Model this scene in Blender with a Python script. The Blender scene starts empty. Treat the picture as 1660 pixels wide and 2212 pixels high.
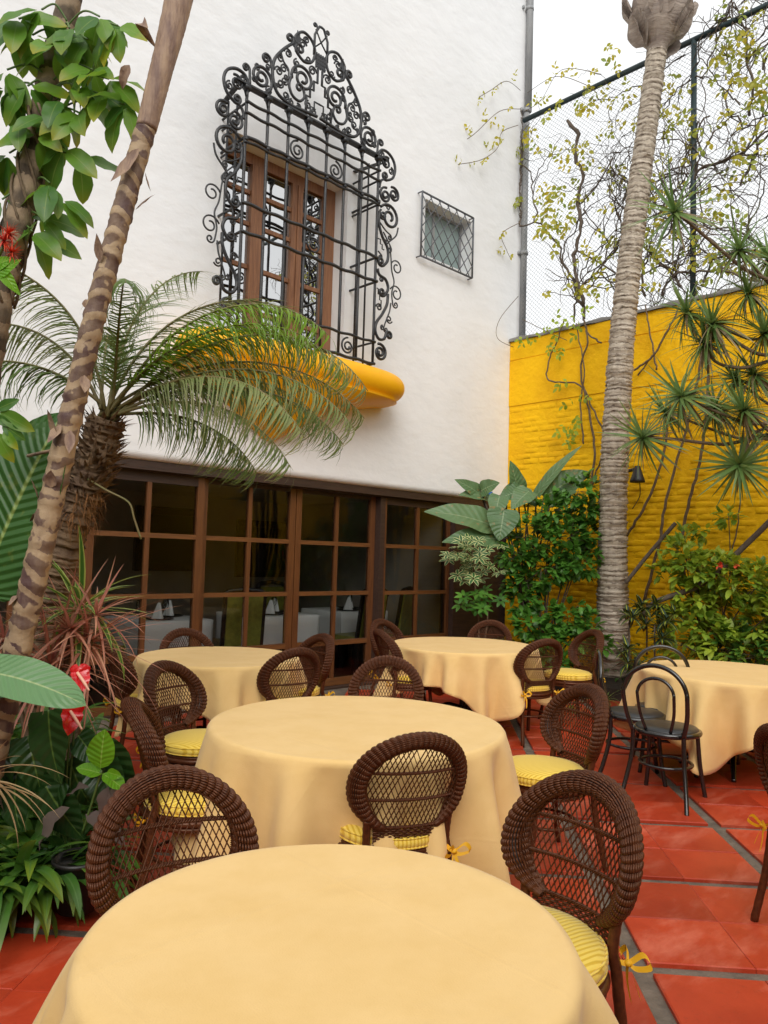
import bpy, math, random
import numpy as np
from mathutils import Matrix, Vector

RND = random.Random(11)
NPR = np.random.default_rng(5)
scene = bpy.context.scene
COL = scene.collection
PI = math.pi
rad = math.radians

# ------------------------------------------------------------------ camera, sky, sun, exposure
HEAD, PITCH, ROLL = 0.800588, 0.060258, 0.029831
FOCAL = 1633.2                       # focal length for a picture 1660 wide
CAM = Vector((0.0, 0.0, 1.48))
_f0 = Vector((math.cos(HEAD), math.sin(HEAD), 0)); _r0 = Vector((math.sin(HEAD), -math.cos(HEAD), 0)); _u0 = Vector((0, 0, 1))
FWD = _f0 * math.cos(PITCH) + _u0 * math.sin(PITCH)
_u = _u0 * math.cos(PITCH) - _f0 * math.sin(PITCH)
RIGHT = _r0 * math.cos(ROLL) + _u * math.sin(ROLL)
UP = _u * math.cos(ROLL) - _r0 * math.sin(ROLL)
cam_data = bpy.data.cameras.new('camera')
cam_data.sensor_fit = 'HORIZONTAL'; cam_data.sensor_width = 36.0
cam_data.lens = FOCAL / 1660 * 36.0
cam_data.clip_start = 0.05; cam_data.clip_end = 600
camera = bpy.data.objects.new('camera', cam_data); COL.objects.link(camera)
M = Matrix((RIGHT, UP, -FWD)).transposed().to_4x4(); M.translation = CAM
camera.matrix_world = M
scene.camera = camera

SUN_EL, SUN_AZ = rad(37), rad(-135)    # azimuth measured from +X towards +Y
world = bpy.data.worlds.new('World'); scene.world = world; world.use_nodes = True
wn = world.node_tree.nodes; wl = world.node_tree.links
bg = wn['Background']
sky = wn.new('ShaderNodeTexSky'); sky.sky_type = 'NISHITA'; sky.sun_disc = False
sky.sun_elevation = SUN_EL; sky.sun_rotation = PI / 2 - SUN_AZ
sky.dust_density = 6.0; sky.air_density = 1.0; sky.ozone_density = 1.0
hs = wn.new('ShaderNodeHueSaturation'); hs.inputs['Saturation'].default_value = 0.06; hs.inputs['Value'].default_value = 1.0
# an even overcast layer: the clear sky is mostly hidden by cloud
mixs = wn.new('ShaderNodeMix'); mixs.data_type = 'RGBA'; mixs.inputs[0].default_value = 0.86
mixs.inputs[7].default_value = (9.6, 9.75, 9.85, 1)
wl.new(sky.outputs[0], hs.inputs['Color']); wl.new(hs.outputs[0], mixs.inputs[6]); wl.new(mixs.outputs[2], bg.inputs[0])
bg.inputs[1].default_value = 0.105

sun_data = bpy.data.lights.new('sun', 'SUN'); sun_data.energy = 1.5; sun_data.angle = rad(40); sun_data.color = (1.0, 0.96, 0.9)
sun = bpy.data.objects.new('sun', sun_data); COL.objects.link(sun)
sd = Vector((math.cos(SUN_EL) * math.cos(SUN_AZ), math.cos(SUN_EL) * math.sin(SUN_AZ), math.sin(SUN_EL)))
sun.rotation_euler = sd.to_track_quat('Z', 'Y').to_euler(); sun.location = (0, 0, 14)

vs = scene.view_settings
vs.view_transform = 'Standard'; vs.look = 'None'; vs.gamma = 1.0; vs.exposure = 0.31; vs.use_curve_mapping = False
scene.render.engine = 'CYCLES'
scene.cycles.max_bounces = 8; scene.cycles.transparent_max_bounces = 12; scene.cycles.use_denoising = True
scene.cycles.caustics_reflective = False; scene.cycles.caustics_refractive = False

# ------------------------------------------------------------------ survey helper: a sight line of the photograph and a real distance
def S(px, py, depth):
    return CAM + (FWD + RIGHT * ((px - 830) / FOCAL) - UP * ((py - 1106.2) / FOCAL)) * depth
def Sx(px, py, X):
    d = FWD + RIGHT * ((px - 830) / FOCAL) - UP * ((py - 1106.2) / FOCAL)
    return CAM + d * (X / d.x)
def Sz(px, py, z):
    d = FWD + RIGHT * ((px - 830) / FOCAL) - UP * ((py - 1106.2) / FOCAL)
    return CAM + d * ((z - CAM.z) / d.z)

# ------------------------------------------------------------------ mesh helpers
class MB:
    """collects shapes into one mesh"""
    def __init__(s):
        s.V = []; s.Q = []; s.T = []; s.U = []; s.n = 0
    def add(s, V, Q=None, T=None, U=None, M=None):
        V = np.asarray(V, float).reshape(-1, 3)
        if M is not None:
            A = np.array(M); V = V @ A[:3, :3].T + A[:3, 3]
        if Q is not None and len(Q): s.Q.append(np.asarray(Q, int).reshape(-1, 4) + s.n)
        if T is not None and len(T): s.T.append(np.asarray(T, int).reshape(-1, 3) + s.n)
        s.V.append(V); s.U.append(np.zeros((len(V), 2)) if U is None else np.asarray(U, float)); s.n += len(V)
        return s
    def box(s, lo, hi, M=None):
        x0, y0, z0 = lo; x1, y1, z1 = hi
        V = [(x0, y0, z0), (x1, y0, z0), (x1, y1, z0), (x0, y1, z0), (x0, y0, z1), (x1, y0, z1), (x1, y1, z1), (x0, y1, z1)]
        Q = [(0, 3, 2, 1), (4, 5, 6, 7), (0, 1, 5, 4), (1, 2, 6, 5), (2, 3, 7, 6), (3, 0, 4, 7)]
        return s.add(V, Q, None, None, M)
    def beam(s, a, b, w, h):
        a = Vector(a); b = Vector(b); d = (b - a); L = d.length; d.normalize()
        up = Vector((0, 0, 1)) if abs(d.z) < .95 else Vector((0, 1, 0))
        x = d.cross(up).normalized(); z = x.cross(d)
        Mx = Matrix((x, d, z)).transposed().to_4x4(); Mx.translation = a
        return s.box((-w / 2, 0, -h / 2), (w / 2, L, h / 2), Mx)
    def tube(s, path, r, n=6, cap=True, closed=False, flat=1.0):
        P = np.array([tuple(p) for p in path], float); m = len(P)
        rr = np.full(m, r, float) if np.isscalar(r) else np.asarray(r, float)
        if closed: Tn = np.roll(P, -1, 0) - np.roll(P, 1, 0)
        else: Tn = np.gradient(P, axis=0)
        Tn /= np.linalg.norm(Tn, axis=1, keepdims=True) + 1e-12
        a = np.array([0, 0, 1.]) if abs(Tn[0][2]) < .9 else np.array([1., 0, 0])
        N = np.zeros_like(P); nn = np.cross(Tn[0], a); nn /= np.linalg.norm(nn); N[0] = nn
        for i in range(1, m):
            nn = nn - Tn[i] * (nn @ Tn[i]); nn /= np.linalg.norm(nn) + 1e-12; N[i] = nn
        B = np.cross(Tn, N)
        an = np.arange(n) * 2 * PI / n
        V = P[:, None] + rr[:, None, None] * (np.cos(an)[None, :, None] * N[:, None] + flat * np.sin(an)[None, :, None] * B[:, None])
        V = V.reshape(-1, 3)
        k = m if closed else m - 1
        i = np.arange(k)[:, None] * n; j = np.arange(n)[None]
        i2 = (np.arange(k)[:, None] + 1) % m * n
        Q = np.stack([i + j, i + (j + 1) % n, i2 + (j + 1) % n, i2 + j], -1).reshape(-1, 4)
        d = np.concatenate([[0], np.cumsum(np.linalg.norm(np.diff(P, axis=0), axis=1))])
        U = np.stack([np.tile(np.arange(n) / n, m), np.repeat(d, n)], -1)
        T = []
        if cap and not closed:
            for q in range(1, n - 1):
                T.append((0, q + 1, q)); T.append(((m - 1) * n, (m - 1) * n + q, (m - 1) * n + q + 1))
        return s.add(V, Q, T, U)
    def lathe(s, prof, n=24, M=None):
        m = len(prof); an = np.arange(n) * 2 * PI / n
        V = np.array([[(r * math.cos(a), r * math.sin(a), z) for a in an] for r, z in prof]).reshape(-1, 3)
        Q = [(i * n + j, i * n + (j + 1) % n, (i + 1) * n + (j + 1) % n, (i + 1) * n + j) for i in range(m - 1) for j in range(n)]
        U = np.stack([np.tile(np.arange(n) / n, m), np.repeat(np.linspace(0, 1, m), n)], -1)
        return s.add(V, Q, None, U, M)
    def grid(s, rows, U=None, M=None):
        G = np.asarray(rows, float); a, b = G.shape[:2]
        i = np.arange(a - 1)[:, None] * b; j = np.arange(b - 1)[None]
        Q = np.stack([i + j, i + j + 1, i + b + j + 1, i + b + j], -1).reshape(-1, 4)
        return s.add(G.reshape(-1, 3), Q, None, U, M)
    def mesh(s, name, smooth=True, off=None):
        V = np.concatenate(s.V); U = np.concatenate(s.U)
        if off is not None: V = V - np.array(off)
        Q = np.concatenate(s.Q) if s.Q else np.zeros((0, 4), int); T = np.concatenate(s.T) if s.T else np.zeros((0, 3), int)
        me = bpy.data.meshes.new(name)
        me.vertices.add(len(V)); me.vertices.foreach_set('co', V.astype(np.float32).ravel())
        L = np.concatenate([Q.ravel(), T.ravel()]); me.loops.add(len(L)); me.loops.foreach_set('vertex_index', L.astype(np.int32))
        np_ = len(Q) + len(T); me.polygons.add(np_)
        st = np.concatenate([np.arange(len(Q)) * 4, len(Q) * 4 + np.arange(len(T)) * 3])
        me.polygons.foreach_set('loop_start', st.astype(np.int32))
        uv = me.uv_layers.new(name='UVMap'); uv.data.foreach_set('uv', U[L].astype(np.float32).ravel())
        me.polygons.foreach_set('use_smooth', np.full(np_, bool(smooth)))
        me.update(calc_edges=True); me.validate()
        return me
    def build(s, name, mat, parent=None, smooth=True, world=True):
        off = tuple(parent_world(parent)) if (parent is not None and world) else None
        me = s.mesh(name, smooth, off); me.materials.append(mat)
        return link(name, me, parent)

def parent_world(o):
    v = Vector((0, 0, 0))
    while o is not None:
        v += o.location; o = o.parent
    return v
def link(name, me, parent=None, M=None):
    o = bpy.data.objects.new(name, me); COL.objects.link(o)
    if parent is not None: o.parent = parent
    if M is not None:
        o.matrix_basis = (Matrix.Translation(-parent_world(parent)) @ M) if parent is not None else M
    return o
def tag(o, label=None, cat=None, group=None, kind=None):
    if label: o['label'] = label
    if cat: o['category'] = cat
    if group: o['group'] = group
    if kind: o['kind'] = kind
    return o
def thing(name, label, cat, loc=(0, 0, 0), rz=0.0, group=None):
    o = bpy.data.objects.new(name, None); COL.objects.link(o)
    o.empty_display_size = .1; o.location = loc; o.rotation_euler = (0, 0, rz)
    return tag(o, label, cat, group)
def copy_tree(o, parent=None):
    c = o.copy(); COL.objects.link(c); c.parent = parent
    for ch in list(o.children): copy_tree(ch, c)
    return c
def frame(pos, d, up=(0, 0, 1), roll=0.0, sc=1.0):
    """matrix with +Y along d, +Z near up"""
    y = Vector(d).normalized(); u = Vector(up)
    x = y.cross(u)
    if x.length < 1e-4: x = y.cross(Vector((1, 0, .1)))
    x.normalize(); z = x.cross(y)
    Mx = Matrix((x, y, z)).transposed().to_4x4()
    if roll: Mx = Mx @ Matrix.Rotation(roll, 4, 'Y')
    Mx = Mx @ Matrix.Scale(sc, 4); Mx.translation = Vector(pos)
    return Mx
def catmull(pts, k=6, closed=False):
    P = [Vector(p) for p in pts]; n = len(P); out = []
    g = (lambda i: P[i % n]) if closed else (lambda i: P[max(0, min(n - 1, i))])
    for i in range(n if closed else n - 1):
        a, b, c, d = g(i - 1), g(i), g(i + 1), g(i + 2)
        for j in range(k):
            t = j / k
            out.append(0.5 * ((2 * b) + (c - a) * t + (2 * a - 5 * b + 4 * c - d) * t * t + (3 * b - 3 * c + d - a) * t ** 3))
    if not closed: out.append(P[-1])
    return out

# ------------------------------------------------------------------ materials
def nt(m): return m.node_tree.nodes, m.node_tree.links
def mat(name, c1, c2=None, rough=.6, scale=4.0, detail=5, lo=.35, hi=.65, bump=0.0, bscale=None, spec=.5, coat=0.0, metal=0.0, coord='Object', stretch=None, rrough=None, sheen=0.0):
    m = bpy.data.materials.new(name); m.use_nodes = True
    N, L = nt(m); b = N['Principled BSDF']
    b.inputs['Roughness'].default_value = rough; b.inputs['Specular IOR Level'].default_value = spec
    b.inputs['Coat Weight'].default_value = coat; b.inputs['Metallic'].default_value = metal
    b.inputs['Coat Roughness'].default_value = .25
    b.inputs['Sheen Weight'].default_value = sheen
    b.inputs['Base Color'].default_value = (*c1, 1)
    tc = N.new('ShaderNodeTexCoord'); src = tc.outputs[coord]
    if stretch:
        mp = N.new('ShaderNodeMapping'); mp.inputs['Scale'].default_value = stretch; L.new(src, mp.inputs[0]); src = mp.outputs[0]
    if c2 is not None:
        n = N.new('ShaderNodeTexNoise'); n.inputs['Scale'].default_value = scale; n.inputs['Detail'].default_value = detail; n.inputs['Roughness'].default_value = .62
        L.new(src, n.inputs['Vector'])
        r = N.new('ShaderNodeMapRange'); r.inputs[1].default_value = lo; r.inputs[2].default_value = hi; L.new(n.outputs[0], r.inputs[0])
        x = N.new('ShaderNodeMix'); x.data_type = 'RGBA'; x.inputs[6].default_value = (*c1, 1); x.inputs[7].default_value = (*c2, 1)
        L.new(r.outputs[0], x.inputs[0]); L.new(x.outputs[2], b.inputs['Base Color'])
        if rrough is not None:
            r2 = N.new('ShaderNodeMapRange'); r2.inputs[3].default_value = rough; r2.inputs[4].default_value = rrough
            L.new(r.outputs[0], r2.inputs[0]); L.new(r2.outputs[0], b.inputs['Roughness'])
    if bump:
        n2 = N.new('ShaderNodeTexNoise'); n2.inputs['Scale'].default_value = bscale or scale * 3; n2.inputs['Detail'].default_value = 6
        L.new(src, n2.inputs['Vector'])
        bp = N.new('ShaderNodeBump'); bp.inputs['Strength'].default_value = bump; bp.inputs['Distance'].default_value = .02
        L.new(n2.outputs[0], bp.inputs['Height']); L.new(bp.outputs[0], b.inputs['Normal'])
    return m

def leafmat(name, c1, c2, rough=.45, rib=None, ribw=.05, trans=.25, veins=0.0, vfreq=22, edge=None, edgew=.16, tip=None, spot=None):
    """leaf surface: UV u = leaf number + position across, v along"""
    m = bpy.data.materials.new(name); m.use_nodes = True
    N, L = nt(m); b = N['Principled BSDF']
    b.inputs['Roughness'].default_value = rough; b.inputs['Specular IOR Level'].default_value = .4
    uv = N.new('ShaderNodeUVMap'); sp = N.new('ShaderNodeSeparateXYZ'); L.new(uv.outputs[0], sp.inputs[0])
    def mth(op, a, bb=None, c=None):
        q = N.new('ShaderNodeMath'); q.operation = op
        for i, v in enumerate((a, bb, c)):
            if v is None: continue
            if isinstance(v, (int, float)): q.inputs[i].default_value = v
            else: L.new(v, q.inputs[i])
        return q.outputs[0]
    fr = mth('FRACT', sp.outputs[0]); fl = mth('DIVIDE', mth('FLOOR', sp.outputs[0]), 16.0)
    oi = N.new('ShaderNodeObjectInfo')
    rnd = mth('FRACT', mth('ADD', fl, oi.outputs['Random']))
    geo = N.new('ShaderNodeTexNoise'); geo.inputs['Scale'].default_value = 9; tc = N.new('ShaderNodeTexCoord'); L.new(tc.outputs['Object'], geo.inputs['Vector'])
    f = mth('ADD', mth('MULTIPLY', rnd, .7), mth('MULTIPLY', mth('SUBTRACT', geo.outputs[0], .35), .8))
    def mix(fac, a, bb):
        x = N.new('ShaderNodeMix'); x.data_type = 'RGBA'; x.clamp_factor = True
        L.new(fac, x.inputs[0])
        for i, v in ((6, a), (7, bb)):
            if isinstance(v, tuple): x.inputs[i].default_value = (*v, 1)
            else: L.new(v, x.inputs[i])
        return x.outputs[2]
    col = mix(f, c1, c2)
    ax = mth('ABSOLUTE', mth('SUBTRACT', fr, .5))
    if spot:
        n3 = N.new('ShaderNodeTexNoise'); n3.inputs['Scale'].default_value = 14; n3.inputs['Detail'].default_value = 4; L.new(tc.outputs['Object'], n3.inputs['Vector'])
        q = N.new('ShaderNodeMapRange'); q.inputs[1].default_value = .62; q.inputs[2].default_value = .70; L.new(n3.outputs[0], q.inputs[0])
        col = mix(q.outputs[0], col, spot)
    if tip:
        q = N.new('ShaderNodeMapRange'); q.inputs[1].default_value = .6; q.inputs[2].default_value = 1.05; L.new(sp.outputs[1], q.inputs[0])
        col = mix(mth('MULTIPLY', q.outputs[0], rnd), col, tip)
    if edge:
        q = N.new('ShaderNodeMapRange'); q.inputs[1].default_value = .5 - edgew; q.inputs[2].default_value = .5 - edgew * .55; L.new(ax, q.inputs[0])
        col = mix(q.outputs[0], col, edge)
    if rib:
        q = N.new('ShaderNodeMapRange'); q.inputs[1].default_value = ribw; q.inputs[2].default_value = ribw * .4; L.new(ax, q.inputs[0])
        col = mix(mth('MULTIPLY', q.outputs[0], .8), col, rib)
    L.new(col, b.inputs['Base Color'])
    if veins:
        ph = mth('MULTIPLY', mth('SUBTRACT', sp.outputs[1], mth('MULTIPLY', ax, .35)), vfreq * 2 * PI)
        h = mth('SINE', ph)
        bp = N.new('ShaderNodeBump'); bp.inputs['Strength'].default_value = veins; bp.inputs['Distance'].default_value = .01
        L.new(h, bp.inputs['Height']); L.new(bp.outputs[0], b.inputs['Normal'])
    if trans:
        t = N.new('ShaderNodeBsdfTranslucent'); hsv = N.new('ShaderNodeHueSaturation'); hsv.inputs['Value'].default_value = 1.6; hsv.inputs['Hue'].default_value = .485
        L.new(col, hsv.inputs['Color']); L.new(hsv.outputs[0], t.inputs[0])
        ms = N.new('ShaderNodeMixShader'); ms.inputs[0].default_value = trans
        L.new(b.outputs[0], ms.inputs[1]); L.new(t.outputs[0], ms.inputs[2]); L.new(ms.outputs[0], N['Material Output'].inputs[0])
    return m

def glassmat(name, tint=(.9, .92, .9), ior=1.5, boost=0.0, rough=.0):
    m = bpy.data.materials.new(name); m.use_nodes = True
    N, L = nt(m); N.remove(N['Principled BSDF'])
    t = N.new('ShaderNodeBsdfTransparent'); t.inputs[0].default_value = (*tint, 1)
    g = N.new('ShaderNodeBsdfGlossy'); g.inputs['Roughness'].default_value = rough
    n = N.new('ShaderNodeTexNoise'); n.inputs['Scale'].default_value = 3.0; tc = N.new('ShaderNodeTexCoord'); L.new(tc.outputs['Object'], n.inputs['Vector'])
    bp = N.new('ShaderNodeBump'); bp.inputs['Strength'].default_value = .03; bp.inputs['Distance'].default_value = .02; L.new(n.outputs[0], bp.inputs['Height']); L.new(bp.outputs[0], g.inputs['Normal'])
    fr = N.new('ShaderNodeFresnel'); fr.inputs[0].default_value = ior
    ad = N.new('ShaderNodeMath'); ad.operation = 'ADD'; ad.inputs[1].default_value = boost; ad.use_clamp = True; L.new(fr.outputs[0], ad.inputs[0])
    ms = N.new('ShaderNodeMixShader'); L.new(ad.outputs[0], ms.inputs[0]); L.new(t.outputs[0], ms.inputs[1]); L.new(g.outputs[0], ms.inputs[2])
    L.new(ms.outputs[0], N['Material Output'].inputs[0])
    return m

m_white = mat('white_stucco', (.82, .825, .83), (.76, .765, .765), rough=.85, scale=1.3, lo=.45, hi=.8, bump=.5, bscale=4.5, spec=.2, stretch=(1, 1, 1.6))
m_yellow = mat('yellow_paint', (.88, .50, .002), (.79, .41, .002), rough=.7, scale=2.2, lo=.42, hi=.75, bump=.7, bscale=13, spec=.25)
m_sill = mat('yellow_sill_paint', (.88, .45, .004), (.84, .40, .004), rough=.5, scale=3, bump=.06, bscale=20, spec=.35)
m_iron = mat('black_iron', (.010, .012, .015), (.020, .018, .018), rough=.42, scale=12, bump=.25, bscale=40, spec=.55)
m_wood = mat('warm_door_wood', (.165, .060, .018), (.085, .030, .011), rough=.42, scale=3, lo=.3, hi=.7, bump=.08, bscale=9, stretch=(14, 14, 1.2), coat=.15)
m_woodh = mat('warm_rail_wood', (.20, .078, .023), (.105, .04, .014), rough=.42, scale=3, lo=.3, hi=.7, bump=.08, bscale=9, stretch=(1.2, 14, 14), coat=.15)
m_woodd = mat('dark_header_wood', (.055, .028, .018), (.03, .016, .011), rough=.55, scale=3, bump=.15, bscale=9, stretch=(1, 12, 12))
m_casement = mat('casement_wood', (.32, .15, .07), (.20, .085, .04), rough=.5, scale=3, bump=.1, bscale=9, stretch=(16, 16, 1.2))
m_glass = glassmat('door_glass', (.90, .91, .90), 1.26, .0)
m_glass2 = glassmat('upper_window_glass', (.5, .5, .5), 1.6, .68)
m_frost = mat('frosted_pane', (.30, .38, .37), (.26, .33, .32), rough=.25, scale=2, spec=.5)
m_grout = mat('grey_strip', (.20, .155, .115), (.10, .08, .06), rough=.8, scale=9, bump=.5, bscale=30, detail=8)
m_soil = mat('dark_soil', (.022, .016, .011), (.04, .027, .017), rough=.95, scale=12, bump=.8, bscale=40)
m_ground = mat('outer_ground', (.16, .14, .12), (.12, .11, .1), rough=.9, scale=.5)
m_cloth = None
m_bark_grey = None
m_stone = mat('grey_coping', (.25, .24, .22), (.16, .15, .14), rough=.9, scale=8, bump=.5, bscale=25)
m_pipe = mat('grey_pipe', (.22, .23, .24), (.34, .34, .34), rough=.5, scale=6, stretch=(1, 1, .3), spec=.5)
m_fence = mat('dark_green_steel', (.012, .03, .035), (.02, .04, .045), rough=.5, scale=6)
m_wire = mat('galvanised_wire', (.10, .12, .13), rough=.5, metal=.3)
m_cream = mat('interior_plaster', (.36, .33, .28), (.30, .27, .23), rough=.9, scale=2)
m_dark = mat('dark_lacquer', (.012, .01, .009), rough=.45)
m_frame = mat('carved_frame', (.05, .03, .015), (.02, .012, .008), rough=.5, scale=30, bump=.8, bscale=60)
m_linen = mat('white_linen', (.82, .83, .84), rough=.85, bump=.05, bscale=60)
m_olive = mat('olive_upholstery', (.26, .25, .03), (.18, .18, .02), rough=.75, scale=20, sheen=.2)
m_blackw = mat('black_bentwood', (.008, .007, .007), (.014, .011, .01), rough=.22, scale=8, coat=.5, spec=.5)
m_vinyl = mat('black_vinyl', (.018, .018, .02), (.03, .03, .03), rough=.38, scale=12, bump=.05, bscale=60)
# tile: red painted clay with pale scuffs
def tile_material():
    m = mat('red_tile', (.50, .055, .018), (.36, .032, .010), rough=.55, scale=2.0, lo=.35, hi=.7, bump=.12, bscale=9, coord='Object', spec=.4)
    N, L = nt(m); b = N['Principled BSDF']
    base = b.inputs['Base Color'].links[0].from_socket
    geo = N.new('ShaderNodeNewGeometry')
    n = N.new('ShaderNodeTexNoise'); n.inputs['Scale'].default_value = 2.6; n.inputs['Detail'].default_value = 9; n.inputs['Roughness'].default_value = .72
    mp = N.new('ShaderNodeMapping'); mp.inputs['Rotation'].default_value = (0, 0, .75); mp.inputs['Scale'].default_value = (.55, 1.5, 1); L.new(geo.outputs['Position'], mp.inputs[0]); L.new(mp.outputs[0], n.inputs['Vector'])
    r = N.new('ShaderNodeMapRange'); r.inputs[1].default_value = .50; r.inputs[2].default_value = .74; r.inputs[4].default_value = .55; L.new(n.outputs[0], r.inputs[0])
    oi = N.new('ShaderNodeObjectInfo')
    x = N.new('ShaderNodeMix'); x.data_type = 'RGBA'; x.inputs[7].default_value = (.74, .25, .15, 1); L.new(r.outputs[0], x.inputs[0]); L.new(base, x.inputs[6])
    n5 = N.new('ShaderNodeTexNoise'); n5.inputs['Scale'].default_value = 38; n5.inputs['Detail'].default_value = 8; n5.inputs['Roughness'].default_value = .8; L.new(geo.outputs['Position'], n5.inputs['Vector'])
    r5 = N.new('ShaderNodeMapRange'); r5.inputs[1].default_value = .56; r5.inputs[2].default_value = .75; r5.inputs[4].default_value = .55; L.new(n5.outputs[0], r5.inputs[0])
    x5 = N.new('ShaderNodeMix'); x5.data_type = 'RGBA'; x5.inputs[7].default_value = (.22, .03, .014, 1); L.new(r5.outputs[0], x5.inputs[0]); L.new(x.outputs[2], x5.inputs[6]); x = x5
    hv = N.new('ShaderNodeHueSaturation'); a = N.new('ShaderNodeMapRange'); a.inputs[3].default_value = .80; a.inputs[4].default_value = 1.15
    L.new(oi.outputs['Random'], a.inputs[0]); L.new(a.outputs[0], hv.inputs['Value']); L.new(x.outputs[2], hv.inputs['Color']); L.new(hv.outputs[0], b.inputs['Base Color'])
    r2 = N.new('ShaderNodeMapRange'); r2.inputs[3].default_value = .42; r2.inputs[4].default_value = .8; L.new(r.outputs[0], r2.inputs[0]); L.new(r2.outputs[0], b.inputs['Roughness'])
    return m
m_tile = tile_material()

# ------------------------------------------------------------------ ground, floor and its tiles
g = MB(); g.grid([[(-150, -150, -.12), (150, -150, -.12)], [(-150, 150, -.12), (150, 150, -.12)]])
tag(g.build('ground', m_ground, None, False), kind='structure')
YW = 6.384                                     # white wall plane
XY = 8.591                                     # yellow wall plane
fl = MB(); fl.box((-4, -4, -.10), (XY, YW + .25, -.006))
floor = tag(fl.build('floor', m_grout, None, False), kind='structure')
GA = rad(3.7)
e1 = (_f0 * math.cos(GA) + _r0 * math.sin(GA)); e2 = (_r0 * math.cos(GA) - _f0 * math.sin(GA))
PS, PT, STRIP = .797, .86, .072
def tile_mesh(w, l, seed):
    q = random.Random(seed); h = .012; b = .005
    j = lambda: q.uniform(-.0007, .0007)
    c = [(-w / 2 + j(), -l / 2 + j()), (w / 2 + j(), -l / 2 + j()), (w / 2 + j(), l / 2 + j()), (-w / 2 + j(), l / 2 + j())]
    V = [(x, y, -.006) for x, y in c] + [(x, y, h - b * .6) for x, y in c] + [(x * (1 - 2 * b / w), y * (1 - 2 * b / l), h + q.uniform(-.002, .002)) for x, y in c]
    mb = MB(); mb.add(V, [(0, 1, 5, 4), (1, 2, 6, 5), (2, 3, 7, 6), (3, 0, 4, 7), (4, 5, 9, 8), (5, 6, 10, 9), (6, 7, 11, 10), (7, 4, 8, 11), (8, 9, 10, 11)])
    me = mb.mesh('tile', False); me.materials.append(m_tile); return me
tw, tl = (PT - STRIP) / 2 - .0015, (PS - STRIP) / 2 - .0015
tiles = [tile_mesh(tw, tl, k) for k in range(8)]
rot = math.atan2(e2.y, e2.x)
cand = []
for i in range(-4, 12):
    for j in range(-7, 8):
        for a in (0, 1):
            for c in (0, 1):
                s = 2.92 + PS * i + STRIP / 2 + (a + .5) * (PS - STRIP) / 2
                t = .80 + PT * j + STRIP / 2 + (c + .5) * (PT - STRIP) / 2
                p = e1 * s + e2 * t
                if -.6 < p.x < XY - .9 and -1.2 < p.y < YW - .25: cand.append((p.length, p))
                elif p.length < 2.0: cand.append((p.length, p))
bed_line = [(-2.5, 2.15), (1.02, 3.02), (1.42, 3.55), (1.95, 4.5), (2.05, 5.3), (2.05, 6.0)]
def in_bed(p):
    for (x0, y0), (x1, y1) in zip(bed_line, bed_line[1:]):
        if y0 <= p.y <= y1: return p.x < x0 + (x1 - x0) * (p.y - y0) / (y1 - y0) - .2
    return False
# keep what the camera can see, a step to the side included
vis = []
for d, p in cand:
    v = p - CAM
    if v.dot(FWD) > .3 and abs(v.dot(RIGHT)) < v.dot(FWD) * .72 + .5 and not in_bed(p): vis.append((d, p))
vis.sort(key=lambda q: q[0])
for k, (d, p) in enumerate(vis[:300]):
    Mx = Matrix.Rotation(rot + RND.uniform(-.0008, .0008), 4, 'Z'); Mx.translation = Vector((p.x, p.y, RND.uniform(-.0012, .0012)))
    link('tile', tiles[k % 8], floor, Mx)
rest = MB()
for d, p in vis[300:]:
    Mx = Matrix.Rotation(rot, 4, 'Z'); Mx.translation = Vector((p.x, p.y, 0)); w, l, h = tw / 2, tl / 2, .012
    rest.box((-w, -l, -.006), (w, l, h), Mx)
if rest.n: tag(rest.build('distant_tiles', m_tile, floor, False), kind='stuff')

# ------------------------------------------------------------------ planting beds
def bed(name, outline, z, mid):
    mb = MB(); n = len(outline)
    V = [(x, y, -.05) for x, y in outline] + [(x, y, z) for x, y in outline] + [(*mid, z + .08)]
    Q = [(i, (i + 1) % n, n + (i + 1) % n, n + i) for i in range(n)]
    T = [(n + i, n + (i + 1) % n, 2 * n) for i in range(n)]
    mb.add(V, Q, T); return tag(mb.build(name, m_soil, None, False), kind='structure')
bed('planting_bed', bed_line + [(-2.5, 6.0)], .10, (0.2, 4.2))
bed('planting_bed', [(7.55, 6.25), (7.35, 5.3), (7.55, 4.4), (7.75, 3.0), (7.75, -3.5), (8.58, -3.5), (8.58, 6.25)], .14, (8.1, 4))

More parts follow.
